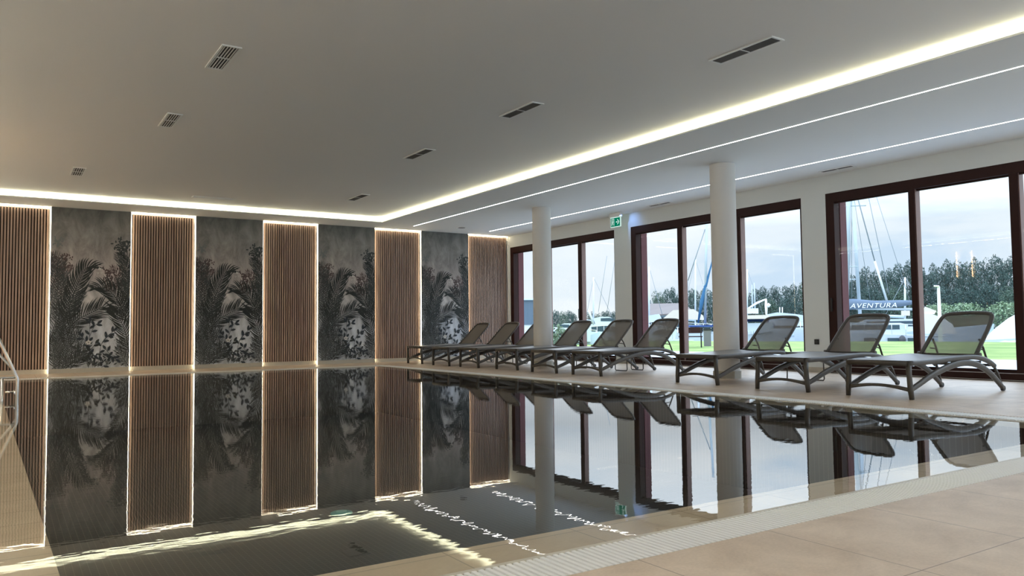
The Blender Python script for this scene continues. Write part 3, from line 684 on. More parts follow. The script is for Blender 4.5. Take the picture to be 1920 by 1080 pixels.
vent(10.90, 7.14, 11.03, 7.72, HS, 'slim grey vent in the lower ceiling above the pier with the socket', 'vents in the lower ceiling', fine=True)
vent(10.92, 11.12, 11.05, 11.74, HS, 'slim grey vent in the lower ceiling above the middle window', 'vents in the lower ceiling', fine=True)
b = MB(); b.lathe([(.11, -.008), (.11, -.0005)], 0, 0, 28); o = b.build('ceiling_speaker', M['offwhite'], loc=(9.28, 16.5, HS)); tag(o, 'small round speaker grille in the lower ceiling near the slatted wall', 'speaker')
b = MB(); b.lathe([(.09, -.0105), (.09, -.0085)], 0, 0, 28); b.build('grille', M['slatgrey'], o)

# ================================================================== EXIT SIGN, SOCKET, SCONCES
root = empty('exit_sign', (11.03, 12.83, HS), 'green running man exit sign with arrow hanging by the wall', 'exit sign')
b = MB(); b.box(-.035, -.17, -.085, .035, .17, -.0005); b.build('housing', M['offwhite'], root)
b = MB(); b.box(-.012, -.165, -.305, .012, .165, -.086); b.build('panel', M['signwhite'], root)
b = MB(); b.box(-.0135, -.150, -.290, -.0125, .150, -.105)
b.build('green_face', M['green'], root)
def face(poly, name):
    # drawn in sign coordinates: u to the right as one reads it, v up, origin at centre; reader stands on the -x side
    V = [(-.0142, -u, v-.1975) for u, v in poly]; b = MB(); b.add(V, [tuple(range(len(V)))]); return b
b = MB()
def add_face(poly): b.add([(-.0142, -u, v-.1975) for u, v in poly], [tuple(range(len(poly)))])
add_face([(.02, -.012), (.02, .012), (.072, .012), (.072, -.012)]); add_face([(.055, .055), (.085, .055), (.128, 0), (.098, 0)]); add_face([(.055, -.055), (.098, 0), (.128, 0), (.085, -.055)])
b.build('arrow', M['signwhite'], root)
b = MB()
add_face([(-.125, -.075), (-.125, .078), (-.112, .078), (-.112, -.075)]); add_face([(-.112, .066), (-.112, .078), (-.035, .078), (-.035, .066)]); add_face([(-.047, -.075), (-.047, .066), (-.035, .066), (-.035, -.075)])
add_face([(-.075+.014*math.cos(a*.785), .045+.014*math.sin(a*.785)) for a in range(8)])
add_face([(-.09, .028), (-.066, .028), (-.074, -.012), (-.096, -.008)]); add_face([(-.068, .026), (-.05, .002), (-.056, -.004), (-.074, .014)]); add_face([(-.09, .026), (-.108, .008), (-.104, .0), (-.086, .014)])
add_face([(-.078, -.01), (-.060, -.036), (-.060, -.068), (-.068, -.068), (-.070, -.040), (-.09, -.015)]); add_face([(-.095, -.008), (-.104, -.040), (-.112, -.05), (-.106, -.058), (-.094, -.044), (-.082, -.012)])
b.build('running_figure', M['signwhite'], root)
nest(root, [('green_face', 'panel'), ('arrow', 'panel'), ('running_figure', 'panel')])
ld = bpy.data.lights.new('exit_lamp', 'SPOT'); ld.energy = 1.6; ld.color = (.22, .42, 1); ld.spot_size = R(100); ld.spot_blend = 1; ld.shadow_soft_size = .001
lo = bpy.data.objects.new('lamp', ld); col.objects.link(lo); lo.parent = root; lo.location = (-.06, -.19, -.06); lo.rotation_euler = (0, R(-58), R(-12))
b = MB(); b.box(-.012, -.042, -.042, 0, .042, .042); o = b.build('wall_socket', M['black'], loc=(XR-.0005, 8.134, .504)); tag(o, 'square black wall socket on the pier beside the right-hand window', 'socket')
b = MB(); b.lathe([(.026, 0), (.022, .002), (.020, .0035)], 0, 0, 20); q = b.build('socket_face', M['dark'], o); q.rotation_euler = (0, -R(90), 0); q.location = (-.0125, 0, 0)
for yy, lb in ((12.84, 'vertical warm wall light beside the ladder, farther of the two'), (12.38, 'vertical warm wall light beside the ladder, nearer of the two')):
    root = empty('wall_sconce', (XL, yy, 2.62), lb, 'wall light', 'warm wall lights on the ladder side wall')
    for s in (-1, 1):
        b = MB(); b.box(.035, -.018, .02 if s > 0 else -.40, .05, .018, .40 if s > 0 else -.02); b.build('light_bar', M['sconce'], root)
    b = MB(); b.box(.0, -.05, -.02, .05, .05, .02); b.build('bracket', M['black'], root)

# ================================================================== OUTDOORS
b = MB(); b.box(XR+WT, -60, -.25, 18.4, 60, -.02); b.box(-30, -60, -.25, XR+WT, YN-.2, -.02); struct('terrace', b, M['terrace'])
b = MB(); b.add([(18.4, -60, -.03), (36, -60, -.03), (36, 20.5, -.03), (33, 27, -.03), (29, 60, -.03), (18.4, 60, -.03)], [(0, 1, 2, 3, 4, 5)])
b.add([(36, -60, -.03), (36, 20.5, -.03), (33, 27, -.03), (29, 60, -.03), (29, 60, -1.4), (33, 27, -1.4), (36, 20.5, -1.4), (36, -60, -1.4)], [(0, 1, 6, 7), (1, 2, 5, 6), (2, 3, 4, 5)])
struct('lawn', b, M['lawn'])
m, n, l, p = newmat('harbour_water'); p.inputs['Base Color'].default_value = (.10, .17, .20, 1); p.inputs['Roughness'].default_value = .12
x = n.new('ShaderNodeTexNoise'); x.inputs['Scale'].default_value = 1.2; g = n.new('ShaderNodeNewGeometry'); l.new(g.outputs['Position'], x.inputs['Vector'])
bb = n.new('ShaderNodeBump'); bb.inputs['Distance'].default_value = .05; l.new(x.outputs['Fac'], bb.inputs['Height']); l.new(bb.outputs[0], p.inputs['Normal'])
b = MB(); b.add([(20, -200, -1.2), (420, -200, -1.2), (420, 420, -1.2), (-200, 420, -1.2), (-200, 60, -1.2), (20, 60, -1.2)], [(0, 1, 2, 3, 4, 5)])
tag(b.build('harbour_water', m), 'harbour water between the lawn and the far trees', 'water', kind='stuff')
BW = -1.15
def bank_pt(px, r): q = at(px, 600, r); return (q.x, q.y)
b = MB(); pts = [bank_pt(x, 92) for x in (300, 800, 1100, 1400, 1700, 1900, 2300, 3000)]; out = [bank_pt(x, 300) for x in (3000, 2300, 1900, 1700, 1400, 1100, 800, 300)]
b.prism(pts+out, -1.6, -.7); struct('far_bank', b, M['quay'])

def span(pxa, pxb, r): return at(pxa, 600, r), at(pxb, 600, r)
def profile(b, poly, y0, y1, mi=0):
    n_ = len(poly); a = sum(poly[i][0]*poly[(i+1) % n_][1]-poly[(i+1) % n_][0]*poly[i][1] for i in range(n_))
    if a < 0: poly = poly[::-1]
    b.add([(x, y0, z) for x, z in poly]+[(x, y1, z) for x, z in poly], [tuple(range(n_)), tuple(range(n_, 2*n_))[::-1]]+[(i, n_+i, n_+(i+1) % n_, (i+1) % n_) for i in range(n_)], mi)
def hull_mb(Ln, W_, h0, h1):
    b = MB(); K = 14; V = []
    for i in range(K+1):
        t = i/K; x = -Ln/2+Ln*t; hw = W_/2*(.86+.28*t-(.0 if t < .45 else 1.14*((t-.45)/.55)**2.1)); hw = max(hw, .01); h = h0+(h1-h0)*t**1.6
        kz = -.35*(1-t**6)+h*.35*t**8
        V += [(x, 0, kz), (x-.03, hw*.72, kz*.4+.12), (x, hw*.95, h*.5), (x+.12*t, hw, h), (x+.12*t, -hw, h), (x, -hw*.95, h*.5), (x-.03, -hw*.72, kz*.4+.12)]
    F = []
    for i in range(K):
        for j in range(7): F.append((i*7+j, i*7+(j+1) % 7, (i+1)*7+(j+1) % 7, (i+1)*7+j))
    F.append(tuple(range(7))); b.add(V, [tuple(reversed(f)) for f in F], 0, False); return b
def boat(pxa, pxb, r, label, kind, h0=1.1, h1=1.6, hullm='hull', flip=False, rz_off=0):
    A, B = span(pxa, pxb, r); c = (A+B)/2; Ln = (B-A).length; rz = math.atan2((B-A).y, (B-A).x)+(math.pi if flip else 0)+rz_off
    root = empty(kind, (c.x, c.y, BW), label, 'boat', None, rz); W_ = min(4.2, Ln*.3)
    hull_mb(Ln, W_, h0, h1).build('hull', M[hullm], root)
    b = MB(); 
    for s in (-1, 1): b.box(-Ln*.46, s*W_*.503-.01, h0*.72, Ln*.1, s*W_*.503+.01, h0*.78)
    b.build('rubbing_strake', M['hull2'], root)
    return root, Ln, W_
def cabin(root, Ln, W_, z0, h, x0=-.3, x1=.25, name='cabin'):
    b = MB(); X0, X1 = Ln*x0, Ln*x1; profile(b, [(X0, z0-.3), (X1+h*.9, z0-.3), (X1+h*.9, z0), (X1-.1, z0+h*.78), (X1-.7*h, z0+h), (X0+.3, z0+h), (X0-.1, z0+h*.8), (X0, z0)], -W_*.34, W_*.34); b.build(name, M['hull'], root)
    b = MB(); y = W_*.34+.012; profile(b, [(X0+.35, z0+h*.38), (X1+h*.35, z0+h*.34), (X1-.05, z0+h*.74), (X1-.6*h, z0+h*.84), (X0+.35, z0+h*.80)], -y, y); b.build('side_windows', M['bglass'], root)
def rails(root, Ln, W_, z0):
    b = MB()
    for s in (-1, 1):
        pts = [(-Ln*.42+Ln*.88*k/10, s*(W_*.47*(1 if k < 6 else 1-.19*(k-5))), z0+.62+.03*k) for k in range(11)]
        b.tube(pts, .018, 6)
        for q in pts: b.tube([(q[0], q[1], z0+.02), q], .012, 6)
    b.build('guard_rail', M['steel'], root)
def rod(root, name, m_, pts, r_):
    b = MB(); b.tube(pts, r_, 8); return b.build(name, M[m_], root)
def loc_pt(root, px, py, r):
    bpy.context.view_layer.update(); return root.matrix_world.inverted() @ at(px, py, r)

# big sailboat seen through the right-hand window
r_ = 52
root, Ln, W_ = boat(1490, 1772, r_, 'white sailboat with lettered slate boom cover beyond the lawn', 'sailboat', 1.25, 1.75, flip=True)
cabin(root, Ln, W_, 1.4, .62, -.25, .18); rails(root, Ln, W_, 1.25)
def rl(px, py): 
    q = loc_pt(root, px, py, r_); return (q.x, 0, q.z)
mt = rl(1594, 250); mb_ = rl(1586, 612)
rod(root, 'mast', 'mast', [mb_, mt], .15)
rod(root, 'boom', 'mast', [rl(1588, 578), rl(1712, 580)], .08)
b = MB(); c = [rl(1589, 571), rl(1600, 570.5), rl(1640, 571.5), rl(1690, 569), rl(1710, 567)]; c = [(x, -.0, z) for x, _, z in c]
b.sweep(c, [.26, .28, .24, .20, .12], [.34, .33, .25, .20, .12], ref=(0, 0, 1), n=16); b.build('sail_cover', M['greycanvas'], root)
for a, c_, rr in (((1593, 378), (1574, 392), .02),): pass
rod(root, 'spreader', 'mast', [rl(1577, 387), rl(1624, 386)], .035)
rod(root, 'spreader', 'mast', [rl(1584, 501), rl(1609, 500)], .03)
for (a, c_, w__) in (((1597, 300), (1597, 560), .018), ((1590, 300), (1632, 566), .016), ((1620, 330), (1667, 552), .022), ((1637, 350), (1706, 566), .016)): rod(root, 'stay', 'rope', [rl(*a), rl(*c_)], w__)
rod(root, 'furled_sail', 'hull', [rl(1640, 490), rl(1665, 572)], .07); rod(root, 'backstay', 'rope', [rl(1597, 330), rl(1640, 490)], .035)
b = MB()
for x0, x1 in ((1663, 1684), (1700, 1720), (1620, 1640)):
    q0, q1 = rl(x0, 633), rl(x1, 641); b.box(min(q0[0], q1[0]), -W_*.52, min(q0[2], q1[2]), max(q0[0], q1[0]), W_*.52, max(q0[2], q1[2]))
b.build('hull_window', M['bglass'], root)
q = rl(1690, 636); b = MB(); b.lathe([(.02, q[2]-.32), (.16, q[2]-.2), (.19, q[2]), (.15, q[2]+.15), (.05, q[2]+.25)], q[0], W_*.56, 14); b.lathe([(.02, q[2]-.32), (.16, q[2]-.2), (.19, q[2]), (.15, q[2]+.15), (.05, q[2]+.25)], q[0], -W_*.56, 14); b.build('fender', M['rubber'], root)
# lettering on the boom cover
tcv = bpy.data.curves.new('lettering', 'FONT'); tcv.body = 'AVENTURA'; tcv.size = .40; tcv.extrude = .004; tcv.space_character = 1.12; tcv.shear = .25; tcv.align_x = 'CENTER'; tcv.align_y = 'CENTER'
tmp = bpy.data.objects.new('tmp', tcv); col.objects.link(tmp); bpy.context.view_layer.update()
me = bpy.data.meshes.new_from_object(tmp.evaluated_get(bpy.context.evaluated_depsgraph_get())); bpy.data.objects.remove(tmp)
lt = bpy.data.objects.new('lettering', me); me.materials.clear(); me.materials.append(M['letter']); col.objects.link(lt)
lt.parent = root; q = rl(1637, 573.5)
view = at(1637, 573, 1)-Vector((0, 0, CH)); view.z = 0; view.normalize(); inv = root.matrix_world.inverted().to_3x3()
vl = (inv @ view).normalized(); sgn = 1 if vl.y > 0 else -1
lt.location = (q[0], -sgn*.275, q[2]); lt.rotation_euler = (R(90), 0, 0 if sgn > 0 else math.pi); lt.scale = (1.15, 1, 1)
# neighbour with a thinner raked mast
root, Ln, W_ = boat(1560, 1860, 62, 'white sailboat behind the one with the slate boom cover, thin raked mast', 'sailboat', 1.2, 1.9, 'hull2')
cabin(root, Ln, W_, 1.5, .8, -.3, .2)
def rl2(px, py, r=62): q = loc_pt(root, px, py, r); return (q.x, 0, q.z)
rod(root, 'mast', 'mast', [rl2(1613, 596), rl2(1598, 360)], .13); rod(root, 'spreader', 'mast', [rl2(1590, 524), rl2(1609, 524)], .04)
rod(root, 'stay', 'rope', [rl2(1600, 380), rl2(1588, 590)], .02)
b = MB(); q0, q1 = rl2(1690, 592), rl2(1706, 583); b.box(min(q0[0], q1[0]), -1, q0[2], max(q0[0], q1[0]), 1, q1[2]); b.build('cockpit_tent', M['canvas'], root)
# boats right of the mullion
root, Ln, W_ = boat(1722, 1800, 50, 'white boat under a grey white winter cover beside the lamp post', 'covered_boat', 1.1, 1.4, 'hull2')
def rl3(px, py, r=50): q = loc_pt(root, px, py, r); return (q.x, q.z)
b = MB(); profile(b, [rl3(1724, 626), rl3(1724, 589), rl3(1745, 588), rl3(1770, 597), rl3(1786, 608), rl3(1795, 626)], -W_*.45, W_*.45); b.build('boat_cover', M['canvas2'], root)
b = MB(); profile(b, [rl3(1722, 588), rl3(1735, 575), rl3(1756, 583), rl3(1752, 589)], -W_*.3, W_*.3); b.build('cockpit_tent', M['canvas'], root)
root, Ln, W_ = boat(1838, 1990, 47, 'boat hidden under an off-white tarpaulin tent at the right edge', 'covered_boat', 1.1, 1.4, 'hull')
def rl4(px, py, r=47): q = loc_pt(root, px, py, r); return (q.x, q.z)
b = MB(); k = 12; c = []; V = []; F = []
for px, py in ((1834, 641), (1848, 632), (1868, 614), (1890, 597), (1910, 586), (1960, 584), (1990, 600)):
    x, z = rl4(px, py); V += [(x, -W_*.62, -.1+.3), (x, -W_*.4, .3+(z-.3)*.62), (x, 0, z), (x, W_*.4, .3+(z-.3)*.62), (x, W_*.62, .2)]
for i in range(6):
    for j in range(4): F.append((i*5+j, i*5+j+1, (i+1)*5+j+1, (i+1)*5+j))
b.add(V, F, 0, True); b.build('tarpaulin', M['canvas2'], root)
# lamp post on the quay
q = at(1762, 600, 40); root = empty('lamp_post', (q.x, q.y, -.03), 'white lamp post on the quay beyond the lawn, behind the nearest lounger', 'lamp post')
zt = at(1759, 537, 40).z+.03
b = MB(); b.lathe([(.09, 0), (.075, zt*.6), (.06, zt)], 0, 0, 12); b.build('pole', M['white'], root)
d1 = (at(1754, 538, 40)-at(1762, 538, 40)); b = MB(); b.sweep([(-d1.x*.2, -d1.y*.2, zt), (d1.x*1.1, d1.y*1.1, zt+.02)], .14, .04, n=10, p=3); b.build('lamp_head', M['white'], root)

# boats seen through the middle window
root, Ln, W_ = boat(1350, 1470, 50, 'white boat with cream awning, blue covers and a davit, left of the third nearest backrest', 'motor_yacht', 1.3, 1.7)
def rl5(px, py, r=50): q = loc_pt(root, px, py, r); return (q.x, q.z)
def slab(name, m_, x0, y0, x1, y1, w__):
    a, c_ = rl5(x0, y0), rl5(x1, y1); b = MB(); b.box(min(a[0], c_[0]), -w__, min(a[1], c_[1]), max(a[0], c_[0]), w__, max(a[1], c_[1])); return b.build(name, M[m_], root)
slab('deck_house', 'hull', 1398, 606, 1450, 620, 1.0); slab('awning', 'canvas', 1372, 592, 1442, 598, 1.3); 
def cyl5(name, m_, x0, y0, x1, y1, rr, ry=0):
    a, c_ = rl5(x0, y0), rl5(x1, y1); b = MB(); mid = ((a[0]+c_[0])/2, (a[1]+c_[1])/2); b.sweep([(a[0], ry, a[1]), (mid[0], ry, mid[1]+.06), (c_[0], ry, c_[1])], [rr*.7, rr, rr*.6], n=12); return b.build(name, M[m_], root)
cyl5('sail_cover', 'bluecanvas', 1390, 600, 1442, 601, .15); cyl5('tender_cover', 'bluecanvas', 1418, 611, 1452, 612, .24)
cyl5('davit_post', 'white', 1437, 590, 1436, 560, .09); cyl5('davit_arm', 'white', 1402, 579, 1436, 561, .07); cyl5('radar_dome', 'white', 1438, 574, 1444, 574, .14)
cyl5('mast', 'mast', 1411, 590, 1410, 534, .05); cyl5('mast', 'mast', 1416, 590, 1414, 530, .05); slab('flybridge', 'hull', 1392, 579, 1422, 588, .8)
rails(root, Ln, W_, 1.3)
root, Ln, W_ = boat(1415, 1600, 58, 'long white covered yacht behind the third nearest backrest', 'motor_yacht', 1.7, 2.0)
def rl6(px, py, r=58): q = loc_pt(root, px, py, r); return (q.x, q.z)
b = MB(); profile(b, [rl6(1435, 610), rl6(1438, 590), rl6(1458, 586), rl6(1490, 589), rl6(1540, 596), rl6(1560, 612)], -W_*.42, W_*.42); b.build('winter_cover', M['hull'], root)
b = MB(); 
for px in (1462, 1467): 
    x, z = rl6(px, 588); x2, z2 = rl6(px, 576); b.tube([(x, 0, z), (x2, 0, z2)], .035, 6)
b.build('antenna', M['white'], root)
# sailboat with the blue furled sail, left of the nearer column
root, Ln, W_ = boat(1255, 1420, 52, 'sailboat with blue furled sail, just left of the nearer column', 'sailboat', 1.3, 1.7, flip=True)
cabin(root, Ln, W_, 1.4, .55, -.2, .2); rails(root, Ln, W_, 1.3)
def rl7(px, py, r=52): q = loc_pt(root, px, py, r); return (q.x, 0, q.z)
rod(root, 'mast', 'mast', [rl7(1322, 606), rl7(1325.5, 380)], .085)
rod(root, 'stay', 'rope', [rl7(1322, 430), rl7(1290, 526)], .03); rod(root, 'stay', 'rope', [rl7(1290, 526), rl7(1288, 560)], .02)
b = MB(); b.sweep([rl7(1346, 450), rl7(1332, 503), rl7(1322, 540), rl7(1316, 565), rl7(1309, 606)], [.03, .05, .10, .13, .05], n=10); b.build('furled_sail', M['bluesail'], root)
a, c_ = rl7(1285, 613), rl7(1400, 606); b = MB(); b.box(min(a[0], c_[0]), -W_*.515, a[2], max(a[0], c_[0]), W_*.515, c_[2]-.1); b.build('blue_stripe', M['bluecanvas'], root)
rod(root, 'spreader', 'mast', [rl7(1318, 534), rl7(1331, 545)], .03)
q = at(1325.5, 600, 33); zt = at(1325, 617, 33).z; hw = .14; root = empty('power_pedestal', (q.x, q.y, -.03), 'dark grey power pedestal on the lawn just left of the nearer column', 'power pedestal', None, R(-44))
b = MB(); b.box(-hw, -.12, 0, hw, .12, zt-.02); b.build('body', M['slatgrey'], root); b = MB(); b.box(-hw-.02, -.14, zt-.02, hw+.02, .14, zt+.04); b.build('cap', M['black'], root)
q = at(1294, 600, 31); root = empty('garden_bench', (q.x, q.y, -.03), 'dark slatted bench on the lawn left of the power pedestal', 'bench', None, R(-45))
b = MB(); b.box(-.45, -.2, .40, .45, .2, .44); b.build('seat', M['frame'], root); b = MB(); b.box(-.45, .18, .55, .45, .22, .78); b.build('backrest', M['frame'], root)
for sx in (-.4, .4):
    b = MB(); b.box(sx-.02, -.18, 0, sx+.02, -.14, .40); b.box(sx-.02, .17, 0, sx+.02, .21, .78); b.build('leg', M['black'], root)
# left pane of the middle window
root, Ln, W_ = boat(1185, 1300, 46, 'white motor yacht with raked windscreen behind the fourth nearest backrest', 'motor_yacht', 1.15, 1.5, flip=True)
cabin(root, Ln, W_, 1.25, .65, -.2, .12); rails(root, Ln, W_, 1.2)
root, Ln, W_ = boat(1200, 1345, 60, 'white boat with peach canvas canopy behind the fourth nearest backrest', 'covered_boat', 1.5, 1.9, flip=True)
def rl8(px, py, r=60): q = loc_pt(root, px, py, r); return (q.x, q.z)
b = MB(); profile(b, [rl8(1244, 597), rl8(1262, 582), rl8(1300, 580), rl8(1318, 592), rl8(1320, 600)], -W_*.42, W_*.42); b.build('canopy', M['canvas'], root)
b = MB(); profile(b, [rl8(1208, 604), rl8(1212, 592), rl8(1236, 589), rl8(1244, 604)], -W_*.35, W_*.35); b.build('cabin', M['hull'], root)
# boathouse
A, B_ = span(1170, 1300, 84); c = (A+B_)/2; rz = math.atan2((B_-A).y, (B_-A).x); hl = (B_-A).length/2
root = empty('boathouse', (c.x, c.y, -.7), 'low boathouse with a brown grey pitched roof behind the moored boats', 'building', None, rz)
zw = at(1240, 588, 84).z+.7; zr = at(1240, 569, 84).z+.7
b = MB(); b.box(-hl+.6, -2.5, 0, hl-.6, 2.5, zw); b.build('walls', M['hull2'], root)
b = MB(); b.add([(-hl, -3.3, zw-.3), (hl, -3.3, zw+.05), (hl-1, 0, zr), (-hl+1, 0, zr), (-hl, 3.3, zw-.3), (hl, 3.3, zw), (-hl, -3.3, zw-.45), (hl, -3.3, zw-.1)], [(0, 1, 2, 3), (3, 2, 5, 4), (6, 7, 1, 0)]); b.build('roof', M['roof'], root)
for k in range(5):
    b = MB(); x = -hl+2+k*(2*hl-4)/4; b.box(x-.6, -2.54, zw*.4, x+.6, -2.5, zw*.85); b.build('window', M['bglass'], root)
# left window: yachts
root, Ln, W_ = boat(985, 1130, 44, 'sleek white motor yacht right of the farther column', 'motor_yacht', 1.1, 1.5, flip=True)
cabin(root, Ln, W_, 1.3, .55, -.3, .15); cabin(root, Ln*.6, W_*.8, 1.8, .38, -.25, .1, 'flybridge'); rails(root, Ln, W_, 1.15)
root, Ln, W_ = boat(1070, 1215, 50, 'white motor yacht with tall flybridge behind the fifth nearest backrest', 'motor_yacht', 1.2, 1.7)
cabin(root, Ln, W_, 1.4, .75, -.3, .1); cabin(root, Ln*.6, W_*.8, 2.15, .45, -.3, .1, 'flybridge'); rails(root, Ln, W_, 1.3)
rod(root, 'radar_arch', 'hull', [(-Ln*.2, -W_*.3, 2.1), (-Ln*.26, -W_*.28, 3.0), (-Ln*.26, W_*.28, 3.0), (-Ln*.2, W_*.3, 2.1)], .07)
for px in (1138, 1122): 
    q = loc_pt(root, px, 585, 50); q2 = loc_pt(root, px+16, 480, 50); rod(root, 'stay', 'rope', [(q.x, 0, q.z), (q2.x, 0, q2.z)], .015)
root, Ln, W_ = boat(1078, 1120, 38, 'small pale blue dinghy on the quay behind the fifth nearest backrest', 'dinghy', .9, 1.2, 'hull2'); root.location.z = -.6
b = MB(); b.box(-.5, -.35, .7, .2, .35, 1.35); b.build('console', M['hull'], root)
# more moored boats farther back
for (pa, pb, r__, mpx, mtop, lb) in ((1268, 1345, 84, 1303, 486, 'distant white sailboat between the mullion and the nearer column'), (1640, 1760, 78, 1696, 520, 'distant white sailboat by the right-hand mullion, behind the lettered boom cover'),
                                     (1385, 1440, 80, 1400, 505, 'distant white sailboat beyond the davit boat'), (1090, 1160, 84, 1112, 520, 'distant white sailboat beyond the flybridge yacht'), (1195, 1250, 68, 1216, 500, 'distant white sailboat before the boathouse')):
    root, Ln, W_ = boat(pa, pb, r__, lb, 'sailboat', 1.3, 1.8); cabin(root, Ln, W_, 1.5, .6, -.25, .2)
    q0 = loc_pt(root, mpx, 600, r__); q1 = loc_pt(root, mpx+1, mtop, r__); rod(root, 'mast', 'hull', [(q0.x, 0, 1.2), (q1.x, 0, q1.z)], .09); rod(root, 'boom', 'hull2', [(q0.x, 0, 2.6), (q0.x-Ln*.35, 0, 2.7)], .14)
    rod(root, 'stay', 'rope', [(q1.x, 0, q1.z), (Ln*.46, 0, 1.9)], .02); rod(root, 'stay', 'rope', [(q1.x, 0, q1.z), (-Ln*.45, 0, 1.5)], .02)
root, Ln, W_ = boat(1190, 1262, 52, 'small white cabin cruiser just right of the red jamb of the middle window', 'motor_yacht', 1.5, 1.9); cabin(root, Ln, W_, 1.7, .7, -.25, .2); rails(root, Ln, W_, 1.5)
# dark cladding shed
A, B_ = span(940, 1003, 34); c = (A+B_)/2; rz = math.atan2((B_-A).y, (B_-A).x); hl = (B_-A).length/2
root = empty('storage_shed', (c.x, c.y, -.03), 'dark blue grey cladded shed seen left of the farther column', 'shed', None, rz)
zt = at(990, 563, 34).z; zb = at(990, 609, 34).z
b = MB(); b.box(-hl, -1, zb+.03, hl, 1.4, zt)
for k in range(int(hl*2/.18)): b.box(-hl+k*.18, -1.02, zb+.05, -hl+k*.18+.04, -1, zt-.02)
b.build('cladding', M['stone'], root); b = MB(); b.box(-hl-.05, -1.1, zt, hl+.05, 1.5, zt+.07); b.build('roof_edge', M['hull2'], root)
b = MB(); b.box(-hl, -.95, 0, hl, 1.35, zb+.03); b.build('plinth', M['hull'], root)

# ---- plants and trees
def clump(mb, c, rad, n_, size, mi=0, sq=1.0):
    for k in range(n_):
        u = random.uniform(-1, 1); th = random.uniform(0, 2*math.pi); s_ = math.sqrt(1-u*u); rr = random.uniform(.72, 1.05)
        q = Vector((c[0]+rad*rr*s_*math.cos(th), c[1]+rad*rr*s_*math.sin(th), c[2]+rad*rr*u*sq))
        a = Vector((random.gauss(0, 1), random.gauss(0, 1), random.gauss(0, 1))).normalized(); b_ = a.cross(Vector((random.gauss(0, 1), random.gauss(0, 1), random.gauss(0, 1)))).normalized()
        z_ = size*random.uniform(.6, 1.2)
        mb.add([q-a*z_, q-b_*z_*.6, q+a*z_, q+b_*z_*.6], [(0, 1, 2, 3)], mi)
def tree_meshes(kind, seed):
    random.seed(seed); fo = MB(); tr = MB()
    if kind == 'broad':
        clump(fo, (0, 0, 5.4), 2.3, 600, .2, sq=1.45)
        for k in range(26):
            a = k*2.4+random.uniform(-.4, .4); z = 2.0+6.6*((k+.5)/26); rr = 2.75*math.sqrt(max(.05, 1-((z-5.0)/4.4)**2)); d = rr*random.uniform(.62, .95)
            clump(fo, (d*math.cos(a), d*math.sin(a), z), random.uniform(1.0, 1.5), 230, .15, sq=.85)
    tr.sweep([(0, 0, 0), (.1, .05, 3), (.0, .1, 6.5)], [.28, .2, .08], n=8)
    for k in range(5):
        a = k*1.3; tr.sweep([(0, 0, 2.2+k*.7), (1.6*math.cos(a), 1.6*math.sin(a), 4+k*.7)], [.1, .04], n=6)
    return fo, tr
protos = []
for kd, sd, lm in (('broad', 1, 'leafB'), ('broad', 2, 'leafA'), ('broad', 3, 'leafA'), ('broad', 4, 'leafA')):
    fo, tr = tree_meshes(kd, sd); protos.append((kd, fo, tr, lm))
made = {}
def tree(px, top, r, wpx, k, label, group):
    q = at(px, top, r); base = -.75; H_ = q.z-base; wm = abs(at(px+wpx/2, 600, r).xy.length and (at(px+wpx/2, 600, r)-at(px-wpx/2, 600, r)).length)
    if k not in made:
        kd, fo, tr, lm = protos[k]; root = empty('pine_tree' if kd == 'pine' else 'leafy_tree', (0, 0, 0), 'x', 'tree'); fo.build('foliage', M[lm], root); tr.build('trunk', M['bark'], root); made[k] = root; o = root
    else: o = copy_tree(made[k])
    o.location = (q.x, q.y, base); o.rotation_euler.z = random.uniform(0, 6.28); o.scale = (wm/8.2, wm/8.2, H_/10.2)
    o['label'] = label; o['group'] = group
random.seed(5)
G = 'trees across the harbour'
# (px, top py, distance, width px, kind)
R3 = [(1733, 494, 96, 70, 1), (1760, 482, 100, 60, 2), (1785, 474, 104, 60, 2), (1812, 478, 98, 70, 1), (1838, 470, 103, 60, 2), (1868, 466, 100, 64, 2), (1895, 470, 97, 70, 3), (1930, 462, 100, 80, 1),
      (1850, 520, 88, 80, 3), (1775, 528, 90, 84, 1), (1895, 530, 86, 80, 0), (1815, 535, 89, 70, 3)]
for a in R3: tree(*a, 'dark green tree in the dense wood seen through the widest right-hand pane', G+' behind the lamp post')
for a in [(1578, 512, 100, 60, 1), (1600, 500, 104, 50, 2), (1622, 488, 100, 40, 2), (1645, 492, 104, 46, 1), (1668, 494, 98, 56, 3), (1695, 476, 100, 66, 1), (1720, 488, 97, 50, 3), (1630, 528, 90, 70, 1), (1680, 528, 90, 70, 0), (1590, 538, 92, 60, 3)]:
    tree(*a, 'dark green tree in the wood behind the sailboat rigging', G+' behind the sailboat masts')
for a in [(1398, 540, 104, 50, 3), (1425, 528, 100, 52, 1), (1452, 528, 104, 46, 3), (1482, 523, 98, 52, 1), (1508, 520, 100, 50, 0), (1440, 552, 92, 56, 0), (1478, 550, 90, 56, 3), (1410, 558, 94, 50, 1)]:
    tree(*a, 'dark green tree in the wood seen above the boat with blue covers', G+' behind the davit')
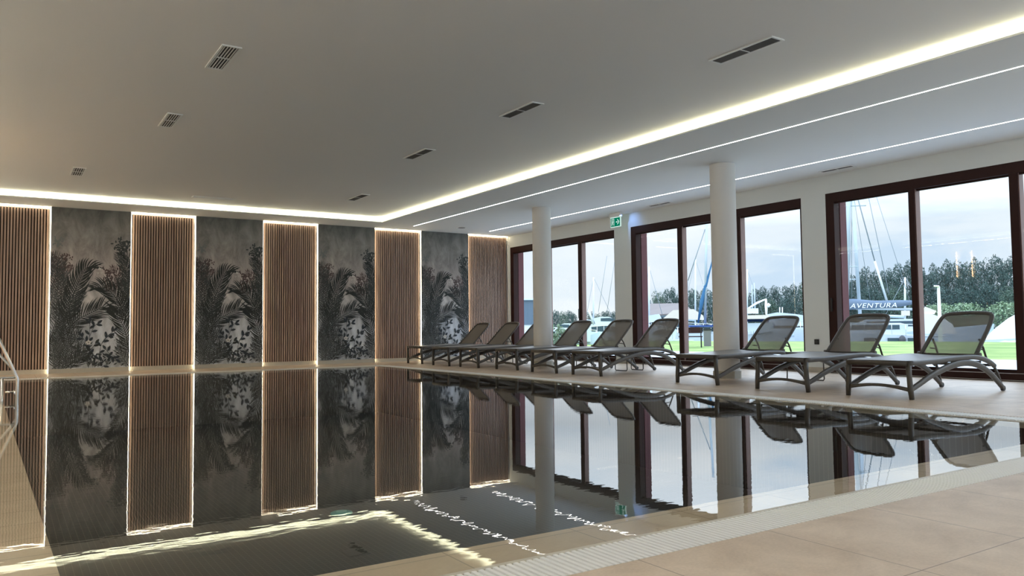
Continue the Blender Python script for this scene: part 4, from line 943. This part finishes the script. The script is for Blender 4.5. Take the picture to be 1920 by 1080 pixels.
for a in [(1212, 552, 112, 34, 1), (1234, 540, 108, 38, 0), (1256, 530, 110, 40, 1), (1276, 544, 112, 36, 3), (1298, 532, 108, 40, 1), (1322, 534, 112, 40, 3), (1345, 534, 108, 44, 1)]:
    tree(*a, 'grey green tree rising behind the boathouse roof', G+' behind the boathouse')
for a in [(1043, 577, 118, 26, 3), (1056, 580, 112, 24, 0), (1068, 578, 124, 26, 2), (1076, 582, 120, 16, 1), (1107, 580, 118, 24, 3), (1120, 584, 126, 24, 0), (1136, 577, 114, 26, 1), (1150, 580, 122, 24, 3)]:
    tree(*a, 'small distant tree beyond the yachts right of the farther column', G+' beyond the yachts')
# reeds and shrubs on the quay edge
def shrub(px, r, w_, h_, label, mm, n_=700, group=None):
    q = at(px, 600, r); root = empty('shrub', (q.x, q.y, -.05), label, 'shrub', group); b = MB()
    for k in range(5): clump(b, (random.uniform(-w_/3, w_/3), random.uniform(-.3, .3), h_*.55), h_*.45, n_//5, .06+.02*h_, sq=.9)
    b.build('foliage', M[mm], root); b = MB()
    for k in range(6): a = k; b.sweep([(0, 0, 0), (.3*math.cos(a)*w_*.6, .3*math.sin(a)*w_*.6, h_*.7)], .015, n=6)
    b.build('stems', M['bark'], root)
for px, lb in ((1764, 'pale green bush left of the nearest backrest top'), (1812, 'pale green bush behind the middle of the nearest backrest top'), (1884, 'pale green bush just right of the nearest backrest top')):
    shrub(px, 72, 2.0, 2.6, lb, 'leafC', 1500, 'pale bushes on the far quay')
shrub(1046, 22, .7, .95, 'sparse young shrub outside, right of the farther column', 'leafC', 260)
shrub(1056, 24, .7, .75, 'low sparse shrub outside, behind the foot of the fifth nearest backrest', 'leafB', 260)
shrub(992, 24, .8, .5, 'low shrub in front of the dark shed', 'leafC', 260)

for o in [o for o in col.objects if o.parent is None and o.get('category') == 'boat']:
    nest(o, [('lettering', 'sail_cover'), ('spreader', 'mast'), ('stay', 'mast'), ('backstay', 'mast')])
    for c in [c for c in o.children if c.name.split('.')[0] == 'side_windows']:
        hs = [h for h in o.children if h.name.split('.')[0] in ('cabin', 'flybridge')]
        zc = sum(v.co.z for v in c.data.vertices)/len(c.data.vertices)
        if hs: c.parent = min(hs, key=lambda h: abs(sum(v.co.z for v in h.data.vertices)/len(h.data.vertices)-zc))
